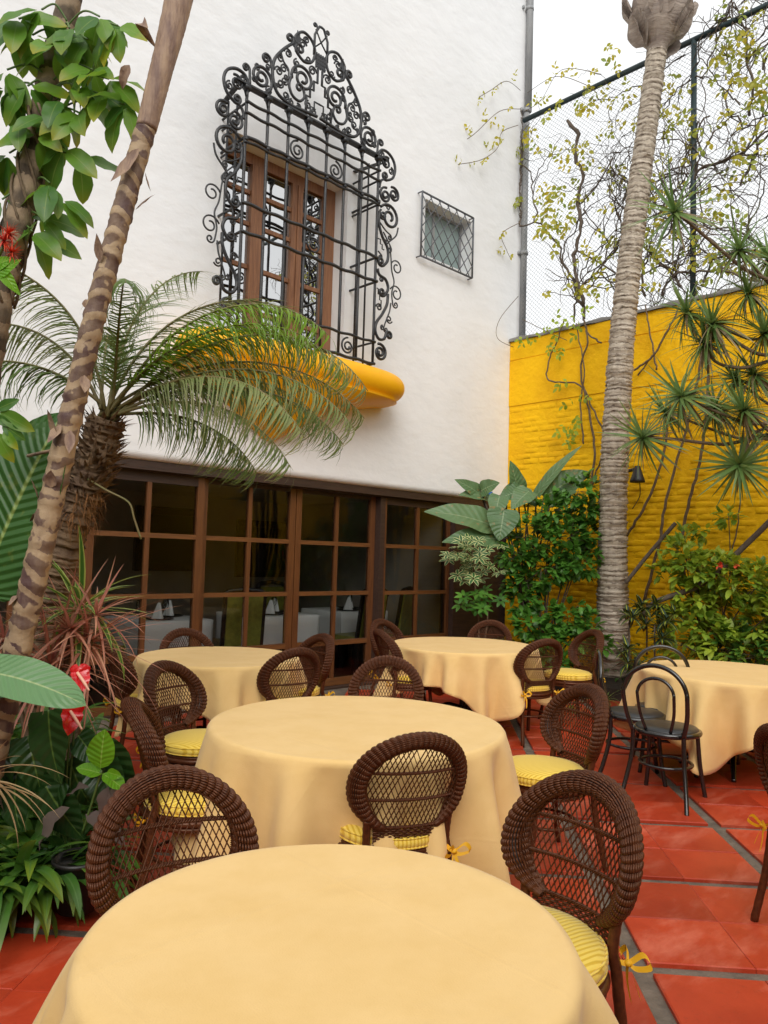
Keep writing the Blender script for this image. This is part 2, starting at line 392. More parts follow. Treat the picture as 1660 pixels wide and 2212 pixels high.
# ------------------------------------------------------------------ white building
house = thing('white_building', 'tall white stucco house with glazed wooden doors and a barred upper window', 'building', (4.6, YW, 0))
XE = 8.87
WX0, WX1, WZ0, WZ1 = 3.88, 5.47, 3.56, 5.70        # big window opening
SX0, SX1, SZ0, SZ1 = 6.76, 7.66, 5.30, 6.02        # small window opening
LZ = 2.30
def wall_mesh():
    mb = MB()
    xs = sorted({-7.0, WX0, WX1, SX0, SX1, XE}); zs = sorted({LZ + .07, WZ0, WZ1, SZ0, SZ1, 12.0})
    def hole(x, z): return (WX0 < x < WX1 and WZ0 < z < WZ1) or (SX0 < x < SX1 and SZ0 < z < SZ1)
    q = lambda a, b, c, d: mb.add([a, b, c, d], [(0, 1, 2, 3)])
    for x0, x1 in zip(xs, xs[1:]):
        for z0, z1 in zip(zs, zs[1:]):
            if not hole((x0 + x1) / 2, (z0 + z1) / 2):
                q((x0, YW, z0), (x1, YW, z0), (x1, YW, z1), (x0, YW, z1))
    for (x0, x1, z0, z1, d) in ((WX0, WX1, WZ0, WZ1, .40), (SX0, SX1, SZ0, SZ1, .24)):
        y = YW + d
        q((x0, YW, z0), (x0, YW, z1), (x0, y, z1), (x0, y, z0)); q((x1, YW, z0), (x1, y, z0), (x1, y, z1), (x1, YW, z1))
        q((x0, YW, z1), (x1, YW, z1), (x1, y, z1), (x0, y, z1)); q((x0, YW, z0), (x0, y, z0), (x1, y, z0), (x1, YW, z0))
    # rounded lower edge above the doors
    R_ = .07; rows = [[(x, YW + R_ - R_ * math.cos(a), LZ + .07 - R_ * math.sin(a)) for x in (-7.0, XE)] for a in np.linspace(0, PI / 2, 8)]
    rows.append([(x, YW + .30, LZ) for x in (-7.0, XE)]); mb.grid(rows[::-1])
    q((XE, YW, 0), (XE, YW + 5, 0), (XE, YW + 5, 12), (XE, YW, 12)); q((-7, YW, 12), (XE, YW, 12), (XE, YW + 5, 12), (-7, YW + 5, 12))
    q((-7, YW, 0), (-7, YW, 12), (-7, YW + 5, 12), (-7, YW + 5, 0)); q((-7, YW + 5, 0), (-7, YW + 5, 12), (XE, YW + 5, 12), (XE, YW + 5, 0))
    return mb
wall_mesh().build('wall', m_white, house, False)

# timber header over the doors
mb = MB(); mb.box((-7, YW + .05, 2.215), (XY + .1, YW + .16, 2.298)); mb.build('header_trim', m_woodd, house, False)
mb = MB(); mb.box((-7, YW + .11, 2.204), (7.55, YW + .28, 2.2145)); mb.build('header_beam', m_woodd, house, False)
def pane(parent, x0, x1, z0, z1, y, m, t=.006):
    mb = MB(); mb.box((x0, y, z0), (x1, y + t, z1)); return mb.build('pane', m, parent, False)
def door_leaf(x0, x1, y, ws, wm, top, over):
    d = bpy.data.objects.new('glazed_door', None); COL.objects.link(d); d.parent = house; d.location = (x0 - 4.6, y - YW, 0)
    T = .055
    for a, b in ((x0, x0 + ws), (x1 - ws, x1)):
        mb = MB(); mb.box((a, y, 0.015), (b, y + T, top)); mb.build('stile', m_wood, d, False)
    rails = [(top - over, top), (1.60, 1.645), (1.035, 1.08), (.47, .525), (.015, .10)]
    xm = (x0 + x1) / 2
    for i, (a, b) in enumerate(rails):
        mb = MB(); mb.box((x0 + ws, y + .002, a), (x1 - ws, y + T - .002, b)); mb.build('rail', m_woodd if i == 0 else m_woodh, d, False)
    mb = MB(); prev = None
    for (a, b), (c, e) in zip(rails[1:], rails):
        mb = MB(); mb.box((xm - wm / 2, y + .004, b), (xm + wm / 2, y + T - .004, a if False else c)); mb.build('muntin', m_wood, d, False)
        pane(d, x0 + ws + .0015, xm - wm / 2 - .0015, b + .0015, c - .0015, y + .028 + RND.uniform(-.002, .002), m_glass); pane(d, xm + wm / 2 + .0015, x1 - ws - .0015, b + .0015, c - .0015, y + .028 + RND.uniform(-.002, .002), m_glass)
    return d
for x0, x1, y, over in ((-.6, .50, .20, .08), (.50, 1.60, .14, .10), (1.60, 2.72, .20, .08), (2.72, 3.875, .135, .11), (3.875, 5.045, .20, .05), (5.055, 6.245, .20, .05), (6.325, 7.55, .135, .10)):
    door_leaf(x0, x1, YW + y, .075 if x0 not in (6.325,) else .05, .045, 2.203, over * .8)
mb = MB(); mb.box((6.247, YW + .11, .0), (6.323, YW + .26, 2.203)); mb.build('door_post', m_woodd, house, False)
mb = MB(); mb.box((7.555, YW + .06, 0), (XY + .1, YW + .29, 2.2135)); mb.build('end_panel', m_woodd, house, False)
mb = MB(); mb.box((-7, YW + .10, -.004), (7.553, YW + .29, .013)); mb.build('threshold', m_woodd, house, False)

# big upper window
win = bpy.data.objects.new('casement_window', None); COL.objects.link(win); win.parent = house; win.location = (0.075, .22, WZ0)
yw = YW + .22
def wb(name, x0, x1, z0, z1, y0=0.0, t=.07, m=None):
    mb = MB(); mb.box((x0, yw + y0, z0), (x1, yw + y0 + t, z1)); return mb.build(name, m or m_casement, win, False)
wb('stile', WX0 + .002, 3.955, WZ0 + .002, WZ1 - .002); wb('stile', 5.29, WX1 - .002, WZ0 + .002, WZ1 - .002); wb('rail', 3.957, 5.288, WZ1 - .12, WZ1 - .003); wb('rail', 3.957, 5.288, WZ0 + .003, WZ0 + .10)
wb('stile', 4.315, 4.468, WZ0 + .102, WZ1 - .122, -.02); wb('stile', 4.85, 4.918, WZ0 + .102, WZ1 - .122, -.01); wb('stile', 4.922, 4.99, WZ0 + .102, WZ1 - .122, -.02)
for x0, x1 in ((3.957, 4.313), (4.47, 4.848), (4.992, 5.288)):
    zz = [WZ0 + .10, 4.02, 4.48, 4.94, 5.28, WZ1 - .12]
    for z in zz[1:-1]: wb('muntin', x0, x1, z - .022, z + .022, .008, .04)
    for a, b in zip(zz, zz[1:]): pane(win, x0, x1, a + .022, b - .022, yw + .028 + RND.uniform(-.002, .002), m_glass2)
# yellow shell-shaped sill under it
mb = MB(); xc = 4.675
def sill_profile(z):
    """half width, depth of the sill body at height z"""
    if z > 3.24:
        k = (z - 3.40) / .165; k = max(-1, min(1, k)); c = math.sqrt(max(0, 1 - k * k))
        return 1.30 + .17 * c, .40 + .17 * c
    t = (3.24 - z) / .54; t = min(1, t)
    w = 1.30 * (1 - t) ** 1.0 * (1 - .35 * math.sin(PI * t)) + .13; dd = .42 * (1 - t) ** .8 + .15
    return w, dd
zs = list(np.linspace(3.563, 3.24, 16)) + list(np.linspace(3.23, 2.70, 18)); rows = []
for z in zs:
    w, dd = sill_profile(z); row = []
    for a in np.linspace(0, PI, 41):
        c, s_ = math.cos(a), math.sin(a); e = .42 if z > 3.24 else .6
        row.append((xc - .17 * min(1, max(0, (3.24 - z) / .3)) + w * (.86 if c < 0 and z > 3.24 else 1) * math.copysign(abs(c) ** e, c), YW + .01 - dd * abs(s_) ** e, z))
    rows.append(row)
w, dd = sill_profile(2.70)
for k in np.linspace(.15, 1, 7):
    rows.append([(xc - .17 + w * math.cos(k * PI / 2) * math.cos(a), YW + .01 - dd * math.cos(k * PI / 2) * math.sin(a), 2.70 - .06 * math.sin(k * PI / 2)) for a in np.linspace(0, PI, 41)])
top = [[(xc + (1.30 if math.cos(a) > 0 else 1.118) * math.copysign(abs(math.cos(a)) ** .42, math.cos(a)) * k, YW + .01 - .40 * abs(math.sin(a)) ** .42 * k, 3.5635) for a in np.linspace(0, PI, 41)] for k in (0, 1)]
mb.grid(rows); mb.grid(top)
mb.build('sill', m_sill, house, True)
# small window: frosted panes behind a diamond grille
sw = bpy.data.objects.new('small_window', None); COL.objects.link(sw); sw.parent = house; sw.location = (SX0 - 4.6, .1, SZ0)
ys = YW + .16
for x0, x1, z0, z1 in ((SX0 + .002, SX0 + .04, SZ0 + .002, SZ1 - .002), (SX1 - .04, SX1 - .002, SZ0 + .002, SZ1 - .002), (7.08, 7.12, SZ0 + .04, SZ1 - .04)):
    mb = MB(); mb.box((x0, ys, z0), (x1, ys + .04, z1)); mb.build('stile', m_pipe, sw, False)
for z0, z1 in ((SZ0 + .002, SZ0 + .038), (SZ1 - .038, SZ1 - .002)):
    mb = MB(); mb.box((SX0 + .042, ys + .001, z0), (SX1 - .042, ys + .039, z1)); mb.build('rail', m_pipe, sw, False)
pane(sw, SX0 + .042, 7.078, SZ0 + .04, SZ1 - .04, ys + .015, m_frost); pane(sw, 7.122, SX1 - .042, SZ0 + .04, SZ1 - .04, ys + .015, m_frost)

# rooms behind the glass
def room(name, lo, hi, m, open_front=True):
    x0, y0, z0 = lo; x1, y1, z1 = hi; mb = MB(); q = lambda *p: mb.add(p, [(0, 1, 2, 3)])
    q((x0, y1, z0), (x1, y1, z0), (x1, y1, z1), (x0, y1, z1)); q((x0, y0, z0), (x0, y1, z0), (x0, y1, z1), (x0, y0, z1))
    q((x1, y0, z0), (x1, y0, z1), (x1, y1, z1), (x1, y1, z0)); q((x0, y0, z1), (x1, y0, z1), (x1, y1, z1), (x0, y1, z1))
    return tag(mb.build(name, m, None, False), kind='structure')
room('dining_room_wall', (-6.5, YW + .30, 0), (7.61, 9.9, 2.295), m_cream)
mb = MB(); mb.grid([[(-6.5, YW + .29, .004), (7.6, YW + .29, .004)], [(-6.5, 9.9, .004), (7.6, 9.9, .004)]])
tag(mb.build('dining_room_floor', mat('dark_parquet', (.07, .035, .018), (.04, .02, .01), rough=.4, scale=5), None, False), kind='structure')
mb = MB(); x0, x1, y0, y1, z0, z1 = 3.4, 5.95, YW + .41, 9.6, 3.4, 6.2; q = lambda *p: mb.add(p, [(0, 1, 2, 3)])
q((x0, y1, z0), (x1, y1, z0), (x1, y1, z1), (x0, y1, z1)); q((x0, y0, z0), (x0, y1, z0), (x0, y1, z1), (x0, y0, z1)); q((x1, y0, z0), (x1, y0, z1), (x1, y1, z1), (x1, y1, z0)); q((x0, y0, z1), (x1, y0, z1), (x1, y1, z1), (x0, y1, z1)); q((x0, y0, z0), (x1, y0, z0), (x1, y1, z0), (x0, y1, z0))
tag(mb.build('upper_room_wall', m_cream, None, False), kind='structure')
# rain pipe at the corner
dp = thing('rain_pipe', 'grey metal rain pipe down the corner of the white house', 'pipe', (8.80, YW - .05, 4.6))
mb = MB(); mb.tube([(8.80, YW - .055, 4.63), (8.80, YW - .055, 8.05)], .045, 10); mb.build('pipe', m_pipe, dp)
mb = MB(); mb.tube([(8.83, YW - .06, 8.051), (8.83, YW - .06, 11.9)], .052, 10); mb.build('pipe', m_pipe, dp)
for z in (5.9, 8.03, 9.6):
    mb = MB(); mb.tube([(8.80 if z < 8.5 else 8.83, YW - .055, z), (8.80 if z < 8.5 else 8.83, YW - .055, z + .05)], .062, 10); mb.box((8.72, YW - .03, z), (8.74, YW + .001, z + .05)); mb.build('bracket', m_pipe, dp)

# ------------------------------------------------------------------ wrought iron grille of the big window
YF = YW - .42
grille = thing('window_grille', 'black wrought-iron window cage with scrolled crest and scrolled sides', 'grille', (xc, YF, 3.57))
def iron(name, path, r=.0105, n=6, closed=False): 
    mb = MB(); mb.tube(path, r, n, True, closed); return mb.build(name, m_iron, grille)
def P2(x, z, y=0.0): return Vector((xc + x, YF + y, z))
bars = [-.868, -.62, -.372, -.124, .124, .372, .62, .868]
for i, x in enumerate(bars):
    mb = MB(); zt = 5.72
    pts = [P2(x, 3.575), P2(x, zt), P2(x, zt + .08, .0), P2(x, zt + .14, .02), P2(x, zt + .20, .05)]
    mb.tube(catmull(pts, 4), .0155, 6); mb.build('bar', m_iron, grille)
    mb = MB(); mb.tube([P2(x - .03, 5.905, .005), P2(x + .03, 5.905, .005)], .036, 10); mb.build('roll', m_iron, grille)
for z, r in ((5.755, .0125), (5.645, .0125), (5.415, .015), (5.37, .012), (4.775, .0145), (4.50, .0145), (3.825, .0125), (3.585, .014)):
    p = []
    for x in np.linspace(-.885, .885, 60): p.append(P2(x, z + .006 * math.sin(x * 21 + z * 9), -.016))
    iron('rail', p, r * 1.2)
    for sx in (-.868, .868):                     # returns to the wall
        iron('return_bar', [P2(sx, z, 0.0), P2(sx, z, .43)], r * .95)
for sx in (-.868, .868):
    for yy in (.16, .32): iron('side_bar', [P2(sx, 3.575, yy), P2(sx, 5.90, yy)], .011)
mb = MB(); mb.box((xc - 1.0, YF - .03, 5.915), (xc + 1.0, YF + .05, 5.932)); mb.build('top_plate', m_iron, grille, False)
for sx in (-1, 1):
    mb = MB(); mb.beam((xc + sx * .95, YF + .05, 5.90), (xc + sx * .88, YW + .01, 5.90), .05, .012); mb.build('side_plate', m_iron, grille, False)
for x, z in [(b_, 5.39) for b_ in bars]:
    mb = MB(); mb.lathe([(0, .022), (.016, .015), (.022, 0), (.016, -.015), (0, -.022)], 8, Matrix.Translation(P2(x, z, -.02))); mb.build('knob', m_iron, grille)
def spiral(cx, cz, r0, r1, a0, turns, n=None):
    n = n or max(14, int(abs(turns) * 22))
    return [(cx + (r0 + (r1 - r0) * (k / n) ** .8) * math.cos(a0 + turns * 2 * PI * k / n), cz + (r0 + (r1 - r0) * (k / n) ** .8) * math.sin(a0 + turns * 2 * PI * k / n)) for k in range(n + 1)]
def curl(pts, r=0.0, turns=1.25, sgn=1, r_s=0.0, sgn_s=1, turns_s=1.2):
    """smooth path through pts, rolled up at the end (and at the start)"""
    c = [(p.x, p.y) for p in catmull([(a, b, 0) for a, b in pts], 7)]
    def roll(p, t, r, sgn, turns):
        L = math.hypot(*t); tx, tz = t[0] / L, t[1] / L; nx, nz = -tz * sgn, tx * sgn
        ox, oz = p[0] + nx * r, p[1] + nz * r; a = math.atan2(p[1] - oz, p[0] - ox)
        return spiral(ox, oz, r, r * .22, a, turns * sgn)[1:]
    if r: c = c + roll(c[-1], (c[-1][0] - c[-2][0], c[-1][1] - c[-2][1]), r, sgn, turns)
    if r_s: c = roll(c[0], (c[0][0] - c[1][0], c[0][1] - c[1][1]), r_s, sgn_s, turns_s)[::-1] + c
    return c
SC = []                                     # (path in x,z for the left half, radius)
A = lambda path, r=.0105: SC.append((path, r))
A(curl([(-.02, 5.99), (-.18, 5.975), (-.36, 5.962), (-.52, 6.01), (-.585, 6.155), (-.572, 6.322), (-.48, 6.47), (-.36, 6.60)], .05, 1.2, 1), .013)
A(curl([(-.31, 6.62), (-.325, 6.70), (-.23, 6.785), (-.12, 6.75), (-.075, 6.65), (-.11, 6.53), (-.21, 6.485), (-.30, 6.53)], .065, 1.3, -1), .0115)
A(spiral(-.714, 6.072, .143, .025, rad(-80), 2.1), .012)
A(curl([(-.585, 6.16), (-.60, 6.24), (-.615, 6.30)], .055, 1.35, 1), .011)
A(curl([(-.84, 5.95), (-.845, 6.03), (-.85, 6.09)], .042, 1.3, 1), .010)
A(curl([(-.86, 5.94), (-.90, 6.01), (-.995, 6.025), (-1.09, 5.97), (-1.125, 5.87), (-1.09, 5.76), (-1.0, 5.70)], .05, 1.3, 1), .012)
A(spiral(-.985, 5.895, .075, .018, rad(120), -1.6), .010)
A(spiral(-.215, 6.295, .150, .03, rad(200), -1.9), .012)
A(curl([(-.36, 6.26), (-.385, 6.16), (-.34, 6.07), (-.25, 6.05), (-.19, 6.12), (-.21, 6.20)], .05, 1.1, 1), .011)
for cx_, cz_, r_, a_, s_ in ((-.505, 6.37, .045, 200, -1.5), (-.515, 6.235, .05, 190, -1.5), (-.49, 6.12, .048, 200, 1.5), (-.42, 6.03, .045, 230, 1.5), (-.41, 6.47, .05, 180, -1.6), (-.10, 6.44, .055, 0, 1.6), (-.30, 6.42, .045, 100, 1.4), (-.14, 6.06, .045, 90, 1.5), (-.06, 6.02, .035, 60, 1.4), (-.235, 6.66, .05, 0, 1.5), (-.79, 6.02, .035, 0, 1.3)):
    A(spiral(cx_, cz_, r_, .012, rad(a_), s_), .009)
A([(-.03, 6.50), (-.03, 6.34), (-.075, 6.34), (-.075, 6.24), (-.12, 6.24), (-.12, 6.15), (-.165, 6.15), (-.165, 5.94)], .010)
A([(-.11, 5.94), (-.11, 6.06), (-.06, 6.06), (-.06, 6.13), (0, 6.13)], .009)
A([(-.088, 6.62), (-.085, 6.84), (-.03, 6.95), (0, 6.955)], .010)
A(curl([(-.055, 6.90), (-.06, 6.94)], .026, 1.2, 1), .009)
A([(-.085, 6.70), (0, 6.79), (.075, 6.90)], .008); A([(-.075, 6.90), (0, 6.79), (.085, 6.70)], .008)
for cx_, cz_, r_, a_, s_ in ((-.455, 6.29, .05, 0, 1.5), (-.44, 6.17, .045, 30, -1.5), (-.33, 6.34, .04, 90, -1.4), (-.35, 5.995, .032, 90, 1.4), (-.26, 5.985, .035, 120, -1.4), (-.16, 6.53, .04, 200, 1.4), (-.30, 6.55, .035, 20, 1.4), (-.19, 6.72, .035, 180, -1.4), (-.62, 5.985, .045, 90, 1.5), (-.545, 6.07, .03, 0, 1.3), (-.77, 6.16, .035, 270, 1.3), (-.92, 5.965, .035, 0, 1.4), (-1.06, 5.83, .045, 90, 1.5), (-.64, 6.22, .03, 300, -1.3)):
    A(spiral(cx_, cz_, r_, .010, rad(a_), s_), .0085)
A(curl([(-.50, 6.44), (-.46, 6.36), (-.40, 6.31), (-.395, 6.22)], .03, 1.2, -1), .009)
# side panels
A(curl([(-.90, 5.20), (-1.0, 5.13), (-1.08, 5.10)], .035, 1.3, 1), .008); A(curl([(-.90, 4.86), (-.95, 4.83)], .03, 1.3, 1), .008)
A(curl([(-1.20, 5.22), (-1.17, 5.12), (-1.08, 5.03), (-1.03, 4.98)], .03, 1.2, 1), .009)
A(spiral(-1.03, 5.40, .035, .01, rad(0), 1.4), .008); A(spiral(-.96, 4.56, .035, .01, rad(90), 1.4), .008); A(spiral(-1.0, 4.02, .03, .01, rad(90), -1.4), .008)
A(spiral(-1.118, 5.575, .088, .018, rad(60), 1.8), .011)
A(spiral(-.985, 5.52, .095, .018, rad(100), -1.8), .011)
A(curl([(-.96, 5.70), (-.91, 5.66), (-.89, 5.58)], 0), .011)
A(spiral(-1.06, 5.29, .16, .035, rad(30), 1.55), .0125)
A(spiral(-.955, 5.285, .06, .014, rad(60), -1.5), .010)
A(curl([(-.90, 5.30), (-.90, 5.17), (-.96, 5.04), (-1.045, 4.93), (-1.05, 4.80), (-.99, 4.72)], .055, 1.3, 1), .0125)
A(curl([(-.97, 5.10), (-1.07, 4.99), (-1.10, 4.95)], .042, 1.0, 1), .008)
A(curl([(-1.08, 4.97), (-1.10, 4.85), (-1.12, 4.70), (-1.16, 4.58), (-1.13, 4.45), (-1.15, 4.32)], .045, 1.2, -1, 0), .008)
A(spiral(-1.195, 4.755, .090, .03, rad(20), 1.25), .008)
A(spiral(-1.20, 4.455, .100, .03, rad(20), 1.25), .008)
A(curl([(-.90, 4.66), (-.93, 4.60), (-1.03, 4.57), (-1.07, 4.48), (-1.02, 4.39)], .05, 1.3, 1), .0125)
A([(-.89, 5.0), (-.93, 5.0), (-.93, 4.95), (-.96, 4.95), (-.96, 4.90), (-.99, 4.90)], .007)
A([(-.90, 4.44), (-.92, 4.44), (-.92, 4.38), (-.945, 4.38), (-.945, 4.32), (-.97, 4.32), (-.97, 4.26)], .007)
A(curl([(-1.07, 4.42), (-1.06, 4.30), (-.99, 4.17), (-.91, 4.06), (-.895, 3.96), (-.95, 3.885), (-1.03, 3.90), (-1.06, 3.97)], .05, 1.2, 1, 0), .0125)
A(spiral(-.94, 4.235, .045, .012, rad(0), 1.4), .009)
A(spiral(-1.10, 4.14, .05, .012, rad(200), 1.4), .008)
A(curl([(-1.12, 4.33), (-1.10, 4.22), (-1.04, 4.08), (-1.02, 4.02)], .035, 1.3, -1), .008)
A(spiral(-.978, 3.735, .10, .02, rad(70), 1.9), .012)
for path, r in SC:
    for sg in (1, -1):
        iron('scroll', [P2(sg * a, b) for a, b in path], r * (1.32 if r > .0095 else 1.05), 6)
for a, b, r, tn in ((-.25, 5.53, .105, 1.9), (.25, 5.52, .105, -1.9), (0.0, 4.64, .10, 1.9), (.50, 3.70, .095, 1.8), (-.50, 3.70, .095, -1.8)):
    iron('scroll', [P2(x, z) for x, z in spiral(a, b, r, .02, rad(90), tn)], .0105)
# monogram plaque and the two little birds
mb = MB()
for k in range(5): mb.box((xc - .062 + .028 * k, YF - .008, 6.50), (xc - .046 + .028 * k, YF + .008, 6.66))
for k in range(4): mb.box((xc - .065, YF - .0105, 6.51 + .04 * k), (xc + .068, YF - .0085, 6.526 + .04 * k))
mb.build('plaque', m_iron, grille, False)
for sg in (-1, 1):
    o = [(-.05, -.02), (-.03, .03), (.0, .045), (.02, .09), (.03, .14), (.045, .09), (.06, .13), (.06, .08), (.085, .07), (.05, .02), (.03, -.05), (-.01, -.06)]
    V = [(xc + sg * (.335 - x), YF + dy, 6.63 + z) for dy in (-.006, .006) for x, z in o]; n = len(o)
    mb = MB(); V += [(xc + sg * .315, YF - .006, 6.64), (xc + sg * .315, YF + .006, 6.64)]
    mb.add(V, [(i, (i + 1) % n, n + (i + 1) % n, n + i) for i in range(n)], [(i, (i + 1) % n, 2 * n) for i in range(n)] + [(n + i, n + (i + 1) % n, 2 * n + 1) for i in range(n)])
    mb.build('iron_bird', m_iron, grille, False)
# grille of the small window
g2 = thing('small_window_grille', 'grey diamond lattice grille over the small window', 'grille', (7.19, YW - .1, 5.25))
gx0, gx1, gz0, gz1, gy = 6.62, 7.62, 5.22, 6.04, YW - .075
def bar2(name, a, b, r): mb = MB(); mb.tube([a, b], r, 5); return mb.build(name, m_fence2, g2)
m_fence2 = mat('grey_painted_iron', (.07, .08, .09), (.11, .11, .12), rough=.5, scale=14)
for a, b in (((gx0, gz0), (gx1, gz0)), ((gx0, gz1), (gx1, gz1)), ((gx0, gz0), (gx0, gz1)), ((gx1, gz0), (gx1, gz1))):
    bar2('frame_bar', (a[0], gy, a[1]), (b[0], gy, b[1]), .013)
for x in (gx0, gx1):
    for z in (gz0, gz1): bar2('bracket', (x, gy, z), (x, YW + .01, z), .009)
W_, H_ = gx1 - gx0, gz1 - gz0
for k in range(-5, 7):
    for sg in (1, -1):
        pts = []
        c = k * .165 + .04
        for u in np.linspace(-.2, 1.4, 161):
            x = u * W_; z = (x - c * 1.0) * 1.28 if sg > 0 else (W_ - x - c) * 1.28
            if 0 <= x <= W_ and 0 <= z <= H_: pts.append((gx0 + x, gy - .008 * sg, gz0 + z))
        if len(pts) > 3: bar2('lattice_bar', pts[0], pts[-1], .0065)

# ------------------------------------------------------------------ yellow wall with its bricks, coping and fence
yl = thing('yellow_wall', 'high bright yellow painted brick wall with rough stone coping', 'wall', (XY, 4, 0))
YT = 4.58
mb = MB(); mb.box((XY, -6, -.1), (XY + .24, YW - .003, YT)); mb.build('wall_core', m_yellow, yl, False)
mb = MB(); mb.box((XY - .012, -6, 3.66), (XY - .0005, YW - .003, 4.30)); mb.build('render_band', m_yellow, yl, False)
mb = MB(); mb.box((XY - .008, -6, 4.315), (XY - .0005, YW - .003, YT)); mb.build('render_band', m_yellow, yl, False)
rows = []
for y in np.linspace(-6, YW + .0, 90):
    j = lambda a: RND.uniform(-a, a)
    rows.append([(XY - .035 + j(.015), y, YT + j(.008)), (XY - .045 + j(.02), y, YT + .035 + j(.012)), (XY + .05, y, YT + .07 + j(.02)), (XY + .2, y, YT + .07 + j(.02)), (XY + .30, y, YT + .03), (XY + .3, y, YT)])
mb = MB(); mb.grid(rows); mb.build('coping', m_stone, yl, True)
def brick_mesh(seed):
    q = random.Random(seed); l, h, d = .240, .066, .0050; nx, nz = 5, 3; G = []
    for i in range(nz + 2):
        row = []
        for k in range(nx + 2):
            u = (k - 1) / (nx - 1); v = (i - 1) / (nz - 1); e = (k in (0, nx + 1)) or (i in (0, nz + 1))
            u = min(1, max(0, u)); v = min(1, max(0, v))
            row.append((0 if e else -d * (.75 + q.uniform(-.3, .3)) * (.8 if k in (1, nx) or i in (1, nz) else 1), (u - .5) * l * (1.0 if e else .94) + q.uniform(-.003, .003), (v - .5) * h * (1.0 if e else .86) + q.uniform(-.003, .003)))
        G.append(row)
    mb = MB(); mb.grid(G); me = mb.mesh('brick', True); me.materials.append(m_yellow); return me
bm = [brick_mesh(k) for k in range(9)]
allb = []
zc = .0
for c in range(49):
    z = .06 + c * .0735
    if z > 3.62: break
    off = .128 if c % 2 else 0
    for k in range(0, 30):
        y = YW - .13 - off - k * .256
        if y < .0: continue
        v = Vector((XY, y, z)) - CAM; dep = v.dot(FWD)
        if abs(v.dot(RIGHT)) / dep > .56: continue
        allb.append((dep, y, z))
allb.sort()
inview = [b_ for b_ in allb if b_[2] > .75]; low = [b_ for b_ in allb if b_[2] <= .75]
RND.shuffle(low)
inview = [b_ for b_ in inview if RND.random() > .24]
for k, (dep, y, z) in enumerate(inview[:300]):
    Mx = Matrix.Rotation(RND.uniform(-.03, .03), 4, 'X'); Mx.translation = Vector((XY - .0005 + RND.uniform(-.003, .0045), y + RND.uniform(-.04, .04), z + RND.uniform(-.009, .009)))
    link('brick', bm[RND.randrange(9)], yl, Mx)
bw = MB()
for dep, y, z in inview[300:] + low:
    me = bm[RND.randrange(9)]; V = np.zeros(len(me.vertices) * 3); me.vertices.foreach_get('co', V); V = V.reshape(-1, 3) + (XY - .001 + RND.uniform(-.004, .004), y, z + RND.uniform(-.004, .004))
    bw.add(V, [tuple(p.vertices) for p in me.polygons])
tag(bw.build('brickwork', m_yellow, yl, True), kind='stuff')

fence = thing('chain_link_fence', 'tall chain-link fence with dark steel posts on top of the yellow wall', 'fence', (XY + .12, 4, YT))
xf = XY + .10; FT = 7.85
for y in (3.81, 1.36):
    mb = MB(); mb.tube([(xf, y, YT + .05), (xf, y, FT)], .036, 8); mb.build('post', m_fence, fence)
mb = MB(); mb.tube([(xf, 6.30, FT), (xf, .2, FT)], .036, 8); mb.build('top_rail', m_fence, fence)
wm = MB(); y0, y1, z0, z1 = 1.4, 6.27, YT + .08, FT - .03; sp = .062
for sg in (1, -1):
    c = -(z1 - z0)
    while c < (y1 - y0):
        pts = []
        ya, yb = (max(0, c), min(y1 - y0, c + (z1 - z0)))
        if yb - ya > .05:
            a = (ya, ya - c); b_ = (yb, yb - c)
            n = max(2, int((yb - ya) / .4)); 
            P = []
            for k in range(n + 1):
                yy = a[0] + (b_[0] - a[0]) * k / n; zz = a[1] + (b_[1] - a[1]) * k / n
                P.append((xf + .006 * sg + .012 * math.sin(yy * 2 + zz), (y0 + yy) if sg > 0 else (y1 - yy), z0 + zz + .012 * math.sin(yy * 3.1 + c)))
            wm.tube(P, .0019, 3, False)
        c += sp * 1.0
tag(wm.build('wire_mesh', m_wire, fence), kind='stuff')
# dark bell-shaped wall lamp
lp = thing('wall_lamp', 'small dark bell-shaped lamp on the yellow wall beside the palm trunk', 'lamp', Sx(1378, 1024, XY - .2))
P0 = Sx(1378, 1024, XY - .22)
mb = MB(); mb.lathe([(.0, .10), (.03, .095), (.045, .05), (.06, 0), (.085, -.07), (.09, -.10), (.075, -.10), (.0, -.06)], 14, Matrix.Translation(P0)); mb.build('shade', m_iron, lp)
mb = MB(); mb.tube([P0 + Vector((0, .01, .06)), P0 + Vector((.06, .18, .05)), P0 + Vector((.2, .24, .03))], .022, 8); mb.build('arm', m_iron, lp)
mb = MB(); mb.tube(catmull([P0 + Vector((.05, 0, -.08)), P0 + Vector((.12, .03, -.25)), P0 + Vector((.17, .15, -.40))], 5), .006, 5); mb.build('cable', m_iron, lp)

# ------------------------------------------------------------------ the house on the open side of the courtyard, behind the viewer
m_ochre = mat('ochre_render', (.46, .36, .20), (.40, .30, .16), rough=.85, scale=2, bump=.2, bscale=12)
ob = thing('opposite_house', 'low ochre house closing the courtyard, showing only as a reflection', 'building', (2, -4.2, 0))
mb = MB(); mb.box((-6.5, -7.5, 0), (8.5, -4.2, 4.2)); mb.build('wall', m_ochre, ob, False)
mb = MB(); mb.box((-6.8, -7.8, 4.2), (8.8, -3.9, 4.35)); mb.build('roof', m_stone, ob, False)
for x in (-3.5, -.5, 2.5, 5.5):
    mb = MB(); mb.box((x, -4.22, .9), (x + 1.2, -4.19, 2.4)); w_ = mb.build('window', m_dark, ob, False)
ow = thing('added_shade_wall', 'added ochre garden wall on the far left, out of view, to shade the courtyard', 'wall', (-5, 1, 0))
mb = MB(); mb.box((-5.3, -4.1, 0), (-5.0, 6.3, 3.6)); mb.build('wall', m_ochre, ow, False)  # unseen wall, added to keep low sky light off the courtyard
